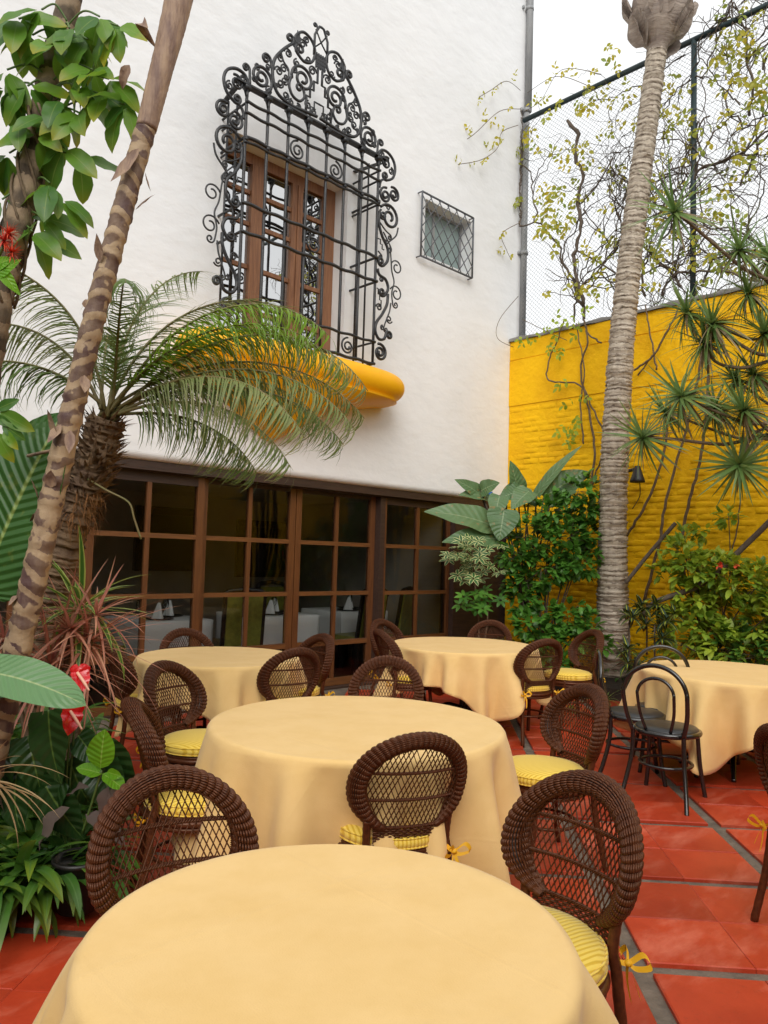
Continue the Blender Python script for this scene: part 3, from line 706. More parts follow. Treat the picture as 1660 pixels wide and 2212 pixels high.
# ------------------------------------------------------------------ furniture materials
def cloth_material():
    m = mat('golden_tablecloth', (.79, .54, .23), (.74, .49, .19), rough=.8, scale=5, lo=.4, hi=.7, spec=.15, sheen=.15)
    N, L = nt(m); b = N['Principled BSDF']; tc = N.new('ShaderNodeTexCoord')
    w = N.new('ShaderNodeTexNoise'); w.inputs['Scale'].default_value = 3.2; w.inputs['Detail'].default_value = 3; w.inputs['Distortion'].default_value = .6; L.new(tc.outputs['Object'], w.inputs['Vector'])
    f = N.new('ShaderNodeTexNoise'); f.inputs['Scale'].default_value = 260; f.inputs['Detail'].default_value = 1; L.new(tc.outputs['Object'], f.inputs['Vector'])
    # pressed fold creases crossing the cloth
    sp = N.new('ShaderNodeSeparateXYZ'); L.new(tc.outputs['UV'], sp.inputs[0])
    def mth(op, a, bb=None):
        q = N.new('ShaderNodeMath'); q.operation = op
        for i, v in enumerate((a, bb)):
            if v is None: continue
            if isinstance(v, (int, float)): q.inputs[i].default_value = v
            else: L.new(v, q.inputs[i])
        return q.outputs[0]
    def crease(s): return mth('MAXIMUM', mth('SUBTRACT', 1.0, mth('MULTIPLY', mth('ABSOLUTE', mth('SUBTRACT', mth('FRACT', mth('ADD', mth('MULTIPLY', s, 1.7), .21)), .5)), 60.0)), 0.0)
    h = mth('ADD', mth('MULTIPLY', mth('ADD', crease(sp.outputs[0]), crease(sp.outputs[1])), .085), mth('ADD', mth('MULTIPLY', w.outputs[0], 1.6), mth('MULTIPLY', f.outputs[0], .09)))
    bp = N.new('ShaderNodeBump'); bp.inputs['Strength'].default_value = .28; bp.inputs['Distance'].default_value = .02; L.new(h, bp.inputs['Height']); L.new(bp.outputs[0], b.inputs['Normal'])
    return m
m_cloth = cloth_material()
m_wicker = mat('dark_wicker', (.100, .030, .011), (.042, .012, .006), rough=.38, scale=60, lo=.3, hi=.7, coat=.12, spec=.4)
m_wicker2 = mat('wicker_weave', (.095, .029, .011), (.04, .012, .006), rough=.43, scale=50, lo=.3, hi=.7, coat=.08, spec=.4)
for _m in (m_wicker, m_wicker2): _m.node_tree.nodes['Principled BSDF'].inputs['Specular Tint'].default_value = (1.0, .62, .42, 1)
def cushion_material():
    m = mat('yellow_striped_cushion', (.80, .55, .06), rough=.8, spec=.2, sheen=.2)
    N, L = nt(m); b = N['Principled BSDF']; tc = N.new('ShaderNodeTexCoord')
    w = N.new('ShaderNodeTexWave'); w.wave_type = 'BANDS'; w.bands_direction = 'X'; w.inputs['Scale'].default_value = 21; w.inputs['Distortion'].default_value = .3; w.inputs['Detail'].default_value = 1
    L.new(tc.outputs['Object'], w.inputs['Vector'])
    x = N.new('ShaderNodeMix'); x.data_type = 'RGBA'; x.inputs[6].default_value = (.66, .42, .035, 1); x.inputs[7].default_value = (.85, .62, .11, 1)
    r = N.new('ShaderNodeMapRange'); r.inputs[1].default_value = .15; r.inputs[2].default_value = .55; L.new(w.outputs['Fac'], r.inputs[0]); L.new(r.outputs[0], x.inputs[0]); L.new(x.outputs[2], b.inputs['Base Color'])
    bp = N.new('ShaderNodeBump'); bp.inputs['Strength'].default_value = .3; bp.inputs['Distance'].default_value = .004; L.new(w.outputs['Fac'], bp.inputs['Height']); L.new(bp.outputs[0], b.inputs['Normal'])
    return m
m_cush = cushion_material()
m_ribbon = mat('yellow_ribbon', (.85, .48, .01), (.78, .40, .01), rough=.6, scale=20)

# ------------------------------------------------------------------ tables and cloths
def make_table(loc, r, z=.717, rz=0.0, label='', group='round tables'):
    t = thing('round_table', label, 'table', (loc[0], loc[1], 0), rz, group)
    mb = MB(); mb.lathe([(0, z - .03), (r - .01, z - .03), (r, z - .022), (r, z - .006), (r - .006, z), (0, z)], 48); mb.build('tabletop', m_dark, t, world=False)
    mb = MB(); mb.lathe([(.0, .06), (.055, .06), (.06, .12), (.032, .18), (.03, .6), (.05, z - .05), (.16, z - .031), (0, z - .031)], 16); mb.build('column', m_blackw, t, world=False)
    for k in range(4):
        a = k * PI / 2 + .4; c, s_ = math.cos(a), math.sin(a)
        mb = MB(); mb.tube(catmull([(.03 * c, .03 * s_, .16), (.16 * c, .16 * s_, .17), (.27 * c, .27 * s_, .08), (.36 * c, .36 * s_, .018)], 5), [.022] * 8 + [.02] * 4 + [.016] * 4, 8); mb.build('foot', m_blackw, t, world=False)
    return t
def make_cloth(loc, r, side, psi, seed, label, z=.720, amp=.33, flare=.22):
    q = random.Random(seed); ph = [q.uniform(0, 2 * PI) for _ in range(6)]; NT = 224
    e = .022; rows = []; UV = []
    ths = np.arange(NT + 1) * 2 * PI / NT
    def arclen(t):
        c, s_ = abs(math.cos(t - psi)), abs(math.sin(t - psi)); p = 9
        return side / ((c ** p + s_ ** p) ** (1 / p))
    inner = [.012, .2, .4, .6, .75, .86, .94, .985]
    for k in inner:
        row = []
        for t in ths:
            rr = r * k; x, y = rr * math.cos(t), rr * math.sin(t)
            zz = z + .0015 * k * math.sin(5 * x + ph[0]) * math.cos(6 * y + ph[1])
            row.append((x, y, zz)); UV.append((x, y))
        rows.append(row)
    hang = 20
    def fold(t, d):
        n = .5 * math.sin(15 * t + ph[0] + 1.2 * math.sin(3 * t + ph[3])) + .5 * math.sin(8 * t + ph[1] + .9 * math.sin(2 * t + ph[5])) + .3 * math.sin(25 * t + ph[2]) * (.5 + .5 * math.sin(4 * t + ph[4]))
        n = math.tanh(1.5 * n)
        cor = abs(math.sin(2 * (t - psi))) ** 4
        d = d + .035 * (1 - math.exp(-d / .03))
        return d * (amp * (n * .8) + flare * cor * (.65 + .35 * math.sin(11 * t + ph[5])) + .05)
    for k in range(hang + 1):
        row = []
        for t in ths:
            Lh = arclen(t) - r; d = max(0, Lh) * (k / hang) ** 1.15
            if d < e * PI / 2:
                a = d / e; rr = r - .004 + e * math.sin(a); zz = z - e * (1 - math.cos(a))
            else:
                dd = d - e * PI / 2; rr = r - .004 + e + fold(t, dd) + .004 * math.sin(30 * t + 9 * d + ph[2]) * min(1, dd * 6); zz = z - e - dd * (.985 - .05 * min(1, abs(fold(t, 1.0))))
                zz += .006 * math.sin(17 * t + ph[4]) * (k / hang)
            zz = max(zz, .03)
            row.append((rr * math.cos(t), rr * math.sin(t), zz)); a_ = r + d; UV.append((a_ * math.cos(t), a_ * math.sin(t)))
        rows.append(row)
    G = np.array([row[:-1] for row in rows]); UVg = np.array(UV).reshape(len(rows), NT + 1, 2)[:, :-1]
    nr = len(rows); i_ = np.arange(nr - 1)[:, None] * NT; j_ = np.arange(NT)[None]; j2 = (j_ + 1) % NT
    Q = np.stack([i_ + j_, i_ + j2, i_ + NT + j2, i_ + NT + j_], -1).reshape(-1, 4)[:, ::-1]
    V = np.concatenate([G.reshape(-1, 3), [[0, 0, z]]]); U = np.concatenate([UVg.reshape(-1, 2), [[0, 0]]])
    mb = MB(); mb.add(V, Q, [(nr * NT, k, (k + 1) % NT) for k in range(NT)], U); me = mb.mesh('tablecloth', True); me.materials.append(m_cloth)
    o = link('tablecloth', me, None); o.location = (loc[0], loc[1], 0)
    sol = o.modifiers.new('hem', 'SOLIDIFY'); sol.thickness = .0025; sol.offset = -1
    return tag(o, label, 'tablecloth')
KT = 1.041
T1, T2, T3, T4, T5 = [(a * KT, b_ * KT) for a, b_ in ((.999, 1.141), (2.30, 2.50), (2.954, 4.681), (5.12, 4.231), (5.541, 2.134))]
for c, r, s_, psi, sd_, nm in ((T1, .476, .83, rad(2), 3, 'nearest to us, cut by the bottom edge of the picture'), (T2, .660, 1.04, rad(40), 5, 'in the middle of the terrace with chairs all round'), (T3, .573, .86, rad(30), 8, 'in the back left beside the glazed doors'), (T4, .645, .95, rad(15), 12, 'in the back right beside the corner plants'), (T5, .635, .95, rad(-35), 16, 'at the right edge among black bentwood chairs')):
    make_table(c, r - .012, label='round table under the cloth ' + nm)
    make_cloth(c, r, s_, psi, sd_, 'golden cloth on the table ' + nm, flare=.42 if c is T1 else .22)

# ------------------------------------------------------------------ wicker chair
Z0 = .422                                   # seat level
def bk(u, v, w=0.0):
    """point of the curved backrest: u across, v up from the seat, w outwards (towards the back)"""
    return (u, -.195 - .20 * v - .10 * max(0, v - .2) + 1.25 * u * u - w, Z0 + v * .985)
EA, EB, EC = .203, .180, .238               # rim centre line: half width, half height, centre height
def rimc(p):
    """rim centre line, p from -1 to 1"""
    a = p * rad(150); u = EA * math.sin(a); v = EC + EB * math.cos(a)
    return u, v
def build_wicker():
    t = thing('wicker_chair', 'dark wicker chair', 'chair')
    NL = 50; NS = NL * 6
    ps = np.linspace(-1, 1, NS + 1)
    cen = np.array([rimc(p) for p in ps]); tn = np.gradient(cen, axis=0); tn /= np.linalg.norm(tn, axis=1, keepdims=True); nrm = np.stack([-tn[:, 1], tn[:, 0]], 1)
    mid = np.array([0, EC]); sg = np.sign(((cen - mid) * nrm).sum(1)); nrm *= sg[:, None]
    env = np.clip((1.06 - np.abs(ps)) / .30, .25, 1) ** .6
    mb = MB(); core = []
    lobe = np.abs(np.sin(ps * NL * PI / 2)) ** .7
    for k in range(26):
        al = k * 2 * PI / 26; jit = RND.uniform(-.25, .25)
        lb = np.abs(np.sin(ps * NL * PI / 2 + jit * .35)) ** .7
        a = .0275 * env * (.86 + .20 * lb); b_ = .0360 * env * (.86 + .20 * lb)
        inpl = a * math.cos(al); outp = b_ * math.sin(al) - .012 * env
        mb.tube([bk(cen[i, 0] + nrm[i, 0] * inpl[i], cen[i, 1] + nrm[i, 1] * inpl[i], outp[i]) for i in range(NS + 1)], .0036 + RND.uniform(-.0004, .0004), 5, False)
    tag(mb.build('back_rim', m_wicker, t, world=False), kind='stuff')
    mb = MB(); G = []
    for i in range(0, NS + 1, 4):
        G.append([bk(cen[i, 0] + nrm[i, 0] * .0245 * env[i] * math.cos(al), cen[i, 1] + nrm[i, 1] * .0245 * env[i] * math.cos(al), .031 * env[i] * math.sin(al) - .012 * env[i]) for al in np.linspace(0, 2 * PI, 13)])
    mb.grid(G); mb.build('rim_core', m_dark, t, world=False)
    # twisted inner edging on both faces of the rim
    mb = MB()
    for face in (-1, 1):
        for ph in (0, PI):
            pth = []
            for i in range(0, NS + 1, 2):
                a = ps[i] * 260 + ph
                pth.append(bk(cen[i, 0] - nrm[i, 0] * (.0265 * env[i] + .0035 * math.cos(a)), cen[i, 1] - nrm[i, 1] * (.0265 * env[i] + .0035 * math.cos(a)), face * (.020 * env[i] + .0035 * math.sin(a)) - .012 * env[i]))
            mb.tube(pth, .0032, 4, False)
    tag(mb.build('rim_edging', m_wicker, t, world=False), kind='stuff')
    # lattice
    mb = MB(); sl = 2.15; stp = .0180
    def inside(u, v):
        return v > .083 and ((u / (EA - .016)) ** 2 + ((v - EC) / (EB - .016)) ** 2 < 1 or (v < EC and v < .11 and abs(u) < .135))
    for sg_ in (1, -1):
        for k in range(-25, 26):
            u0 = k * stp + (.006 if sg_ > 0 else 0); pth = []
            for v in np.linspace(.08, .42, 60):
                u = u0 + sg_ * (v - EC) / sl
                if inside(u, v): pth.append(bk(u, v, sg_ * .0018))
                elif pth: break
            if len(pth) > 3: mb.tube(pth, .0023, 4, False)
    tag(mb.build('lattice', m_wicker, t, world=False), kind='stuff')
    for vb in (.295, .192, .088):
        mb = MB(); hw = (EA - .02) * math.sqrt(max(.05, 1 - ((vb - EC) / EB) ** 2)) if vb > .1 else .135
        for ph in (0, 2.1, 4.2):
            mb.tube([bk(u, vb + .0045 * math.sin(u * 260 + ph), .0045 * math.cos(u * 260 + ph)) for u in np.linspace(-hw, hw, 90)], .0030, 4, False)
        mb.build('braid', m_wicker, t, world=False)
    # solid woven panel below the lattice
    mb = MB(); NR = 17
    for i in range(NR):
        v = -.045 + .13 * i / (NR - 1); hw = .128 + .010 * (i / (NR - 1))
        mb.tube([bk(u, v, .0030 * math.sin(u * 230 + (i % 2) * PI) + .001) for u in np.linspace(-hw, hw, 56)], .0040, 4, False)
    for k in range(13):
        u = -.12 + .02 * k; mb.tube([bk(u, v, 0) for v in np.linspace(-.05, .088, 4)], .0028, 4, False)
    tag(mb.build('woven_panel', m_wicker2, t, world=False), kind='stuff')
    for sg_ in (1, -1):                       # posts running into the back legs
        mb = MB(); pth = catmull([bk(sg_ * .16, .115, .0), bk(sg_ * .156, .03, .004), (sg_ * .160, -.185, .40), (sg_ * .172, -.205, .22), (sg_ * .195, -.245, .012)], 7)
        pth[-1].z = 0.0
        mb.tube(pth, [.0150 + .0012 * (i % 2) for i in range(len(pth))], 8); mb.build('leg', m_wicker, t, world=False)
    for sg_ in (1, -1):
        mb = MB(); pth = catmull([(sg_ * .15, .13, .425), (sg_ * .162, .15, .22), (sg_ * .185, .19, 0)], 7)
        mb.tube(pth, [.0150 + .0012 * (i % 2) for i in range(len(pth))], 8); mb.build('leg', m_wicker, t, world=False)
    an = np.linspace(0, 2 * PI, 41)[:-1]
    mb = MB()
    for dz, dr, rr_ in ((0, 0, .015), (-.024, -.004, .011), (.018, -.006, .010)): mb.tube([((.208 + dr) * math.cos(a), (.205 + dr) * math.sin(a) - .005, (.395 + dz)) for a in an], rr_, 6, closed=True)
    mb.lathe([(0, .398), (.20, .400)], 24); mb.build('seat_frame', m_wicker, t, world=False)
    mb = MB(); mb.tube([(.158 * math.cos(a), .155 * math.sin(a) - .02, .215) for a in an], .008, 6, closed=True); mb.build('stretcher', m_wicker, t, world=False)
    prof = [(a, z - .02) for a, z in [(0, .436), (.17, .436), (.205, .442), (.217, .458), (.219, .470), (.213, .484), (.196, .498), (.15, .508), (.08, .513), (0, .515)]]
    mb = MB(); mb.lathe(prof, 44); cu = mb.build('cushion', m_cush, t, world=False)
    for z, rr_ in ((.464, .2145), (.429, .2145)):
        mb = MB(); mb.tube([(rr_ * math.cos(a), rr_ * math.sin(a), z) for a in an], .0038, 5, closed=True); mb.build('piping', m_cush, cu, world=False)
    for sg_ in (1, -1):
        mb = MB(); o = Vector((sg_ * .168, -.215, .41))
        def rib(pts, w=.008):
            P = catmull([o + Vector(p) for p in pts], 5); G = [[tuple(p + Vector((0, 0, w * .8)) + Vector((w * .5, 0, 0))), tuple(p - Vector((0, 0, w * .8)) - Vector((w * .5, 0, 0)))] for p in P]; mb.grid(G)
        rib([(-sg_ * .02, .03, .015), (0, -.008, 0), (sg_ * .035, -.03, .03), (sg_ * .055, -.035, .005), (sg_ * .02, -.02, -.01), (0, -.01, 0)])
        rib([(0, -.01, 0), (-sg_ * .02, -.035, .025), (-sg_ * .045, -.04, .0), (-sg_ * .02, -.025, -.01), (0, -.01, 0)])
        rib([(0, -.01, 0), (sg_ * .012, -.022, -.04), (sg_ * .03, -.025, -.085)]); rib([(0, -.01, 0), (-sg_ * .010, -.022, -.05), (-sg_ * .004, -.03, -.105)])
        mb.lathe([(0, .010), (.010, .006), (.012, 0), (.010, -.006), (0, -.010)], 8, Matrix.Translation(o + Vector((0, -.012, 0))))
        mb.build('tie', m_ribbon, t, world=False)
    return t
wicker0 = build_wicker(); _used = [False]
def put_wicker(back, ang, label, tilt=0.0):
    """place a chair by the spot of its backrest top and the way it faces (degrees)"""
    d = Vector((math.cos(rad(ang)), math.sin(rad(ang)), 0))
    o = wicker0 if not _used[0] else copy_tree(wicker0)
    _used[0] = True
    o.location = Vector((back[0], back[1], 0)) * 1.033 + d * .285; o.rotation_euler = (0, 0, rad(ang) - PI / 2)
    o['label'] = label; o['group'] = 'wicker chairs with yellow cushions'
    return o
put_wicker((1.071, 1.934), -102, 'dark wicker chair behind the nearest table, on its left')
put_wicker((1.976, 1.149), 173, 'dark wicker chair behind the nearest table, on its right, lattice over red tiles')
put_wicker((1.955, 1.80), 65, 'wicker chair with its back to us at the near side of the middle table')
put_wicker((1.441, 2.917), -26, 'wicker chair seen edge-on at the left side of the middle table')
put_wicker((2.05, 3.806), -68, 'wicker chair with visible cushion at the back left of the middle table')
put_wicker((3.06, 3.913), 82, 'wicker chair with its back to us on the near side of the back left table')
put_wicker((3.766, 4.506), 176, 'wicker chair on the right side of the back left table, facing left')
put_wicker((3.048, 5.349), -100, 'wicker chair behind the back left table, close to the glazed doors')
put_wicker((2.208, 4.835), -12, 'wicker chair left of the back left table, half behind pink spiky leaves')
put_wicker((3.283, 3.306), -140, 'wicker chair behind the middle table, only its round top showing')
put_wicker((4.425, 4.575), -26, 'wicker chair at the left side of the back right table')
put_wicker((5.157, 5.323), -85, 'wicker chair nearest the doors at the back right table, mostly hidden by another')
put_wicker((6.171, 4.753), -150, 'wicker chair behind the back right table, in front of the shrubs')
put_wicker((5.12, 3.39), 72, 'wicker chair with its back to us at the back right table, legs in view')
put_wicker((6.25, 3.63), 155, 'wicker chair at the right side of the back right table, turned sideways')
put_wicker((3.393, 1.994), 158, 'wicker chair turned sideways at the right side of the middle table')
put_wicker((3.19, 1.03), -25, 'wicker chair cut off by the right edge of the picture')
put_wicker((1.205, .30), 215, 'wicker chair of which only a bit of rim shows in the bottom right corner')

# ------------------------------------------------------------------ black bentwood chair
def build_bentwood():
    t = thing('bentwood_chair', 'black bentwood chair', 'chair'); R_ = .0145
    def hoop(w, zt, y0, y1, zb, r, name, wb_):
        pts = []
        for a in np.linspace(-PI / 2, PI / 2, 17): pts.append((w * math.sin(a), y1, zt - w * .95 + w * .95 * math.cos(a)))
        pts = [(-wb_, y0, zb), (-wb_ * .5 - w * .5 - .01, (y0 + y1) / 2, (zb + zt - w) / 2)] + pts + [(wb_ * .5 + w * .5 + .01, (y0 + y1) / 2, (zb + zt - w) / 2), (wb_, y0, zb)]
        mb = MB(); mb.tube(catmull(pts, 4), r, 8); mb.build(name, m_blackw, t, world=False)
    hoop(  .195, .865, -.185, -.255, .44, R_, 'back_hoop', .155)
    hoop(.112, .785, -.180, -.238, .455, .0105, 'inner_hoop', .075)
    for sg_ in (1, -1):
        mb = MB(); mb.tube(catmull([(sg_ * .155, -.185, .47), (sg_ * .160, -.19, .30), (sg_ * .185, -.235, .12), (sg_ * .205, -.285, 0)], 6), R_, 8); mb.build('leg', m_blackw, t, world=False)
        mb = MB(); mb.tube(catmull([(sg_ * .15, .12, .44), (sg_ * .165, .14, .2), (sg_ * .19, .17, 0)], 6), R_, 8); mb.build('leg', m_blackw, t, world=False)
    an = np.linspace(0, 2 * PI, 37)[:-1]
    mb = MB(); mb.tube([(.195 * math.cos(a), .195 * math.sin(a) - .01, .435) for a in an], .018, 8, closed=True); mb.build('seat_ring', m_blackw, t, world=False)
    mb = MB(); mb.lathe([(0, .43), (.185, .43), (.195, .447), (.185, .462), (.12, .474), (0, .478)], 32, Matrix.Translation((0, -.01, 0))); mb.build('seat', m_vinyl, t, world=False)
    mb = MB(); mb.tube([(.158 * math.cos(a), .165 * math.sin(a) - .03, .235) for a in an], .0105, 8, closed=True); mb.build('stretcher', m_blackw, t, world=False)
    return t
b0 = build_bentwood()
for k, (bp_, ang, lb) in enumerate((((4.351, 2.126), 8, 'black bentwood chair in full view with its back to us, at the right table'), ((4.725, 2.709), -56, 'black bentwood chair seen edge-on left of the right table'), ((5.433, 2.602), -148, 'black bentwood chair behind the right table, only its hoop showing'))):
    o = b0 if k == 0 else copy_tree(b0); d = Vector((math.cos(rad(ang)), math.sin(rad(ang)), 0))
    o.location = Vector((*bp_, 0)) * 1.033 + d * .255; o.rotation_euler = (0, 0, rad(ang) - PI / 2); o['label'] = lb; o['group'] = 'black bentwood chairs'

# ------------------------------------------------------------------ inside the dining room
def dining_chair():
    t = thing('dining_chair', 'dark wooden dining chair', 'chair')
    for sg_ in (1, -1):
        mb = MB(); mb.beam((sg_ * .20, -.21, 0), (sg_ * .20, -.20, .46), .04, .04); mb.build('leg', m_dark, t, False, world=False)
        mb = MB(); mb.beam((sg_ * .20, .21, 0), (sg_ * .20, .21, .42), .045, .045); mb.build('leg', m_dark, t, False, world=False)
        mb = MB(); mb.beam((sg_ * .215, -.205, .462), (sg_ * .215, -.29, 1.02), .045, .035); mb.build('back_post', m_dark, t, False, world=False)
    mb = MB(); mb.tube(catmull([(-.24, -.29, 1.0), (-.19, -.292, 1.06), (-.08, -.294, 1.075), (0, -.294, 1.085), (.08, -.294, 1.075), (.19, -.292, 1.06), (.24, -.29, 1.0)], 4), .028, 8); mb.build('crest_rail', m_dark, t, world=False)
    mb = MB(); mb.box((-.195, -.03, 0), (.195, .03, .55), Matrix.Translation((0, -.215, .47)) @ Matrix.Rotation(rad(8.3), 4, 'X')); mb.build('backrest', m_olive, t, False, world=False)
    mb = MB(); mb.box((-.235, -.22, .425), (.235, .24, .50)); mb.build('seat', m_olive, t, False, world=False)
    return t
dc = dining_chair()
inner_tables = [((4.08, 7.72), .42), ((5.60, 7.80), .45), ((7.0, 7.95), .42)]
spots = [((4.80, 7.25), 70, 'olive dining chair behind the glass, between the left and middle white tables'), ((6.45, 7.08), 95, 'olive dining chair seen from behind through the third glazed door'), ((7.12, 7.20), 110, 'dark dining chair behind the glass beside the right white table'), ((6.35, 8.5), -90, 'dark dining chair on the far side of the white tables behind the glass'), ((3.25, 7.55), 20, 'olive dining chair left of the left white table behind the glass')]
for k, (p, a, lb) in enumerate(spots):
    o = dc if k == 0 else copy_tree(dc); o.location = (*p, .005); o.rotation_euler = (0, 0, rad(a) - PI / 2); o['label'] = lb; o['group'] = 'dining chairs behind the glass'
for k, ((x, y), h) in enumerate(inner_tables):
    where = ('left', 'middle', 'right')[k]
    t = thing('dining_table', 'square dining table under the %s white cloth behind the glass' % where, 'table', (x, y, .005), 0, 'tables behind the glass')
    mb = MB(); mb.box((-h + .02, -h + .02, .70), (h - .02, h - .02, .735)); mb.build('tabletop', m_dark, t, False, world=False)
    for sx in (-1, 1):
        for sy in (-1, 1): mb = MB(); mb.box((sx * (h - .08) - .03, sy * (h - .08) - .03, 0), (sx * (h - .08) + .03, sy * (h - .08) + .03, .70)); mb.build('leg', m_dark, t, False, world=False)
    rows = []; n = 25; per = []
    for s_ in range(4):
        for i in range(n):
            u = -h + 2 * h * i / n; per.append(((u, -h), (h, u), (-u, h), (-h, -u))[s_])
    per.append(per[0])
    rows.append([(a * .0, b_ * .0, .742) for a, b_ in per]); rows.append([(a * .985, b_ * .985, .742) for a, b_ in per])
    for j, dz in enumerate((.0, .1, .2, .3, .38)):
        rows.append([(a * (1 + .02 + .03 * dz * math.sin(i * .9)), b_ * (1 + .02 + .03 * dz * math.sin(i * .9 + 1)), .736 - dz) for i, (a, b_) in enumerate(per)])
    mb = MB(); mb.grid(rows); me = mb.mesh('white_tablecloth', True); me.materials.append(m_linen); o = link('white_tablecloth', me); o.location = (x, y, .005)
    tag(o, 'white cloth on the %s table behind the glazed doors' % where, 'tablecloth', 'white cloths behind the glass')
    for dx, dy in ((-.12, -.22), (.18, .1)):
        mb = MB(); mb.lathe([(0, .0), (.13, .004), (.16, .012), (.165, .016), (.13, .010), (0, .006)], 24, Matrix.Translation((x + dx, y + dy, .749))); tag(mb.build('plate', m_dark), 'dark charger plate on the %s white table, %s of two' % (where, 'nearer' if dy < 0 else 'farther'), 'plate', 'plates behind the glass')
        mb = MB()
        rows = [[((.05 * (1 - z / .17) + .012) * math.cos(a) * (1 + .25 * math.sin(3 * a)) + .03 * z, (.05 * (1 - z / .17) + .012) * math.sin(a) * (1 + .25 * math.sin(3 * a)), z) for a in np.linspace(0, 2 * PI, 19)] for z in np.linspace(0, .165, 8)]
        mb.grid(rows, None, Matrix.Translation((x + dx, y + dy, .760))); tag(mb.build('folded_napkin', m_linen), 'white napkin folded to a point on the %s %s plate' % ('nearer' if dy < 0 else 'farther', where), 'napkin', 'napkins behind the glass')
    for dx, dy in ((-.28, -.1), (.05, -.05)):
        mb = MB(); mb.lathe([(0, 0), (.032, .002), (.006, .008), (.005, .085), (.03, .11), (.036, .15), (.032, .20), (.030, .20), (.033, .15), (0, .105)], 14, Matrix.Translation((x + dx, y + dy, .749)))
        tag(mb.build('wine_glass', m_glass3 if 'm_glass3' in globals() else m_glass), 'clear wine glass on the %s white table, %s one' % (where, 'left' if dx < -.1 else 'right'), 'glass', 'wine glasses behind the glass')
for x, w, z0, z1, lb in ((3.55, .55, 1.25, 2.12, 'left'), (5.3, .5, 1.2, 2.1, 'middle'), (7.0, .55, 1.12, 2.0, 'right')):
    t = thing('wall_picture', 'dark framed picture on the dining room wall, the %s one' % lb, 'picture', (x, 9.88, (z0 + z1) / 2), 0, 'pictures in the dining room')
    mb = MB(); mb.box((x - w + .1, 9.868, z0 + .1), (x + w - .1, 9.89, z1 - .1)); mb.build('canvas', m_dark, t, False)
    for a, b_ in (((x - w, z0), (x - w + .11, z1)), ((x + w - .11, z0), (x + w, z1)), ((x - w + .112, z0), (x + w - .112, z0 + .11)), ((x - w + .112, z1 - .11), (x + w - .112, z1))):
        mb = MB(); mb.box((a[0], 9.84, a[1]), (b_[0], 9.895, b_[1])); mb.build('frame', m_frame, t, False)
# ------------------------------------------------------------------ plants
PROF = {'lance': lambda t: math.sin(PI * min(1, t ** .75)) ** .9, 'oval': lambda t: math.sin(PI * t ** .85) ** .7,
        'strap': lambda t: min(1, .55 + 2 * t) * (1 - max(0, (t - .6) / .4) ** 2), 'needle': lambda t: (1 - t) ** .75,
        'heart': lambda t: (max(0, math.sin(PI * min(1, (t + .12) / 1.12) ** .62))) ** .8, 'paddle': lambda t: (min(1, t / .10) ** .5) * (1 - max(0, (t - .55) / .45) ** 2.4) ** .8}
def leaf(L, W, prof='lance', n=7, droop=.6, fold=.2, wav=0.0, idx=0, cols=3, seed=0, lift=0.0):
    q = random.Random(seed); f = PROF[prof]; p1, p2 = q.uniform(0, 6), q.uniform(0, 6)
    y = z = 0.0; V = []; U = []
    for i in range(n + 1):
        t = i / n; a = lift - droop * t
        if i: y += L / n * math.cos(a); z += L / n * math.sin(a)
        w = W / 2 * max(.02, f(t) if 0 < t < 1 else f(max(.001, min(.999, t))) * (0.3 if t >= 1 else 1))
        for k in range(cols):
            s_ = -1 + 2 * k / (cols - 1)
            dz = abs(s_) * fold * w + wav * w * math.sin(t * 13 + p1 + (3 if s_ > 0 else 0)) * abs(s_)
            V.append((s_ * w, y - dz * math.sin(a), z + dz * math.cos(a))); U.append((idx + .02 + .96 * (k / (cols - 1)), t))
    Q = [(i * cols + k, i * cols + k + 1, (i + 1) * cols + k + 1, (i + 1) * cols + k) for i in range(n) for k in range(cols - 1)]
    return V, Q, U
def leaf_mesh(name, m, *a, **k):
    mb = MB(); V, Q, U = leaf(*a, **k); mb.add(V, Q, None, U); me = mb.mesh(name, True); me.materials.append(m); return me
def rdir(q, zmin=-1, zmax=1):
    z = q.uniform(zmin, zmax); a = q.uniform(0, 2 * PI); c = math.sqrt(1 - z * z); return Vector((c * math.cos(a), c * math.sin(a), z))

m_palm = leafmat('date_palm_leaf', (.075, .17, .03), (.27, .28, .11), .5, trans=.2, tip=(.42, .33, .19))
m_palm_y = leafmat('young_palm_leaf', (.12, .24, .015), (.20, .34, .02), .45, trans=.35)
m_rachis = mat('palm_stem', (.16, .17, .05), (.20, .14, .06), rough=.6, scale=6)
m_tree = leafmat('glossy_tree_leaf', (.045, .14, .025), (.18, .34, .025), .38, rib=(.18, .28, .06), ribw=.03, trans=.35, tip=(.42, .33, .02), spot=(.20, .20, .02))
m_banana = leafmat('banana_leaf', (.035, .11, .022), (.055, .15, .03), .4, rib=(.26, .36, .10), ribw=.03, trans=.3, veins=.5, vfreq=20, spot=(.10, .16, .03))
m_banana_l = leafmat('pale_banana_leaf', (.13, .27, .11), (.17, .31, .13), .35, rib=(.38, .48, .22), ribw=.025, trans=.2, veins=.35, vfreq=15)
m_anth = leafmat('dark_anthurium_leaf', (.014, .045, .010), (.028, .075, .016), .3, rib=(.12, .2, .04), ribw=.03, trans=.12, veins=.3, vfreq=7)
m_lime = leafmat('lime_leaf', (.13, .34, .015), (.18, .42, .02), .35, rib=(.35, .55, .1), ribw=.03, trans=.35, veins=.25, vfreq=8)
m_strap = leafmat('strap_leaf', (.03, .10, .018), (.10, .24, .03), .32, rib=(.09, .19, .05), ribw=.08, trans=.2, tip=(.25, .28, .02))
m_pink = leafmat('pink_cordyline_leaf', (.46, .15, .11), (.62, .33, .20), .45, edge=(.22, .13, .06), edgew=.14, trans=.25)
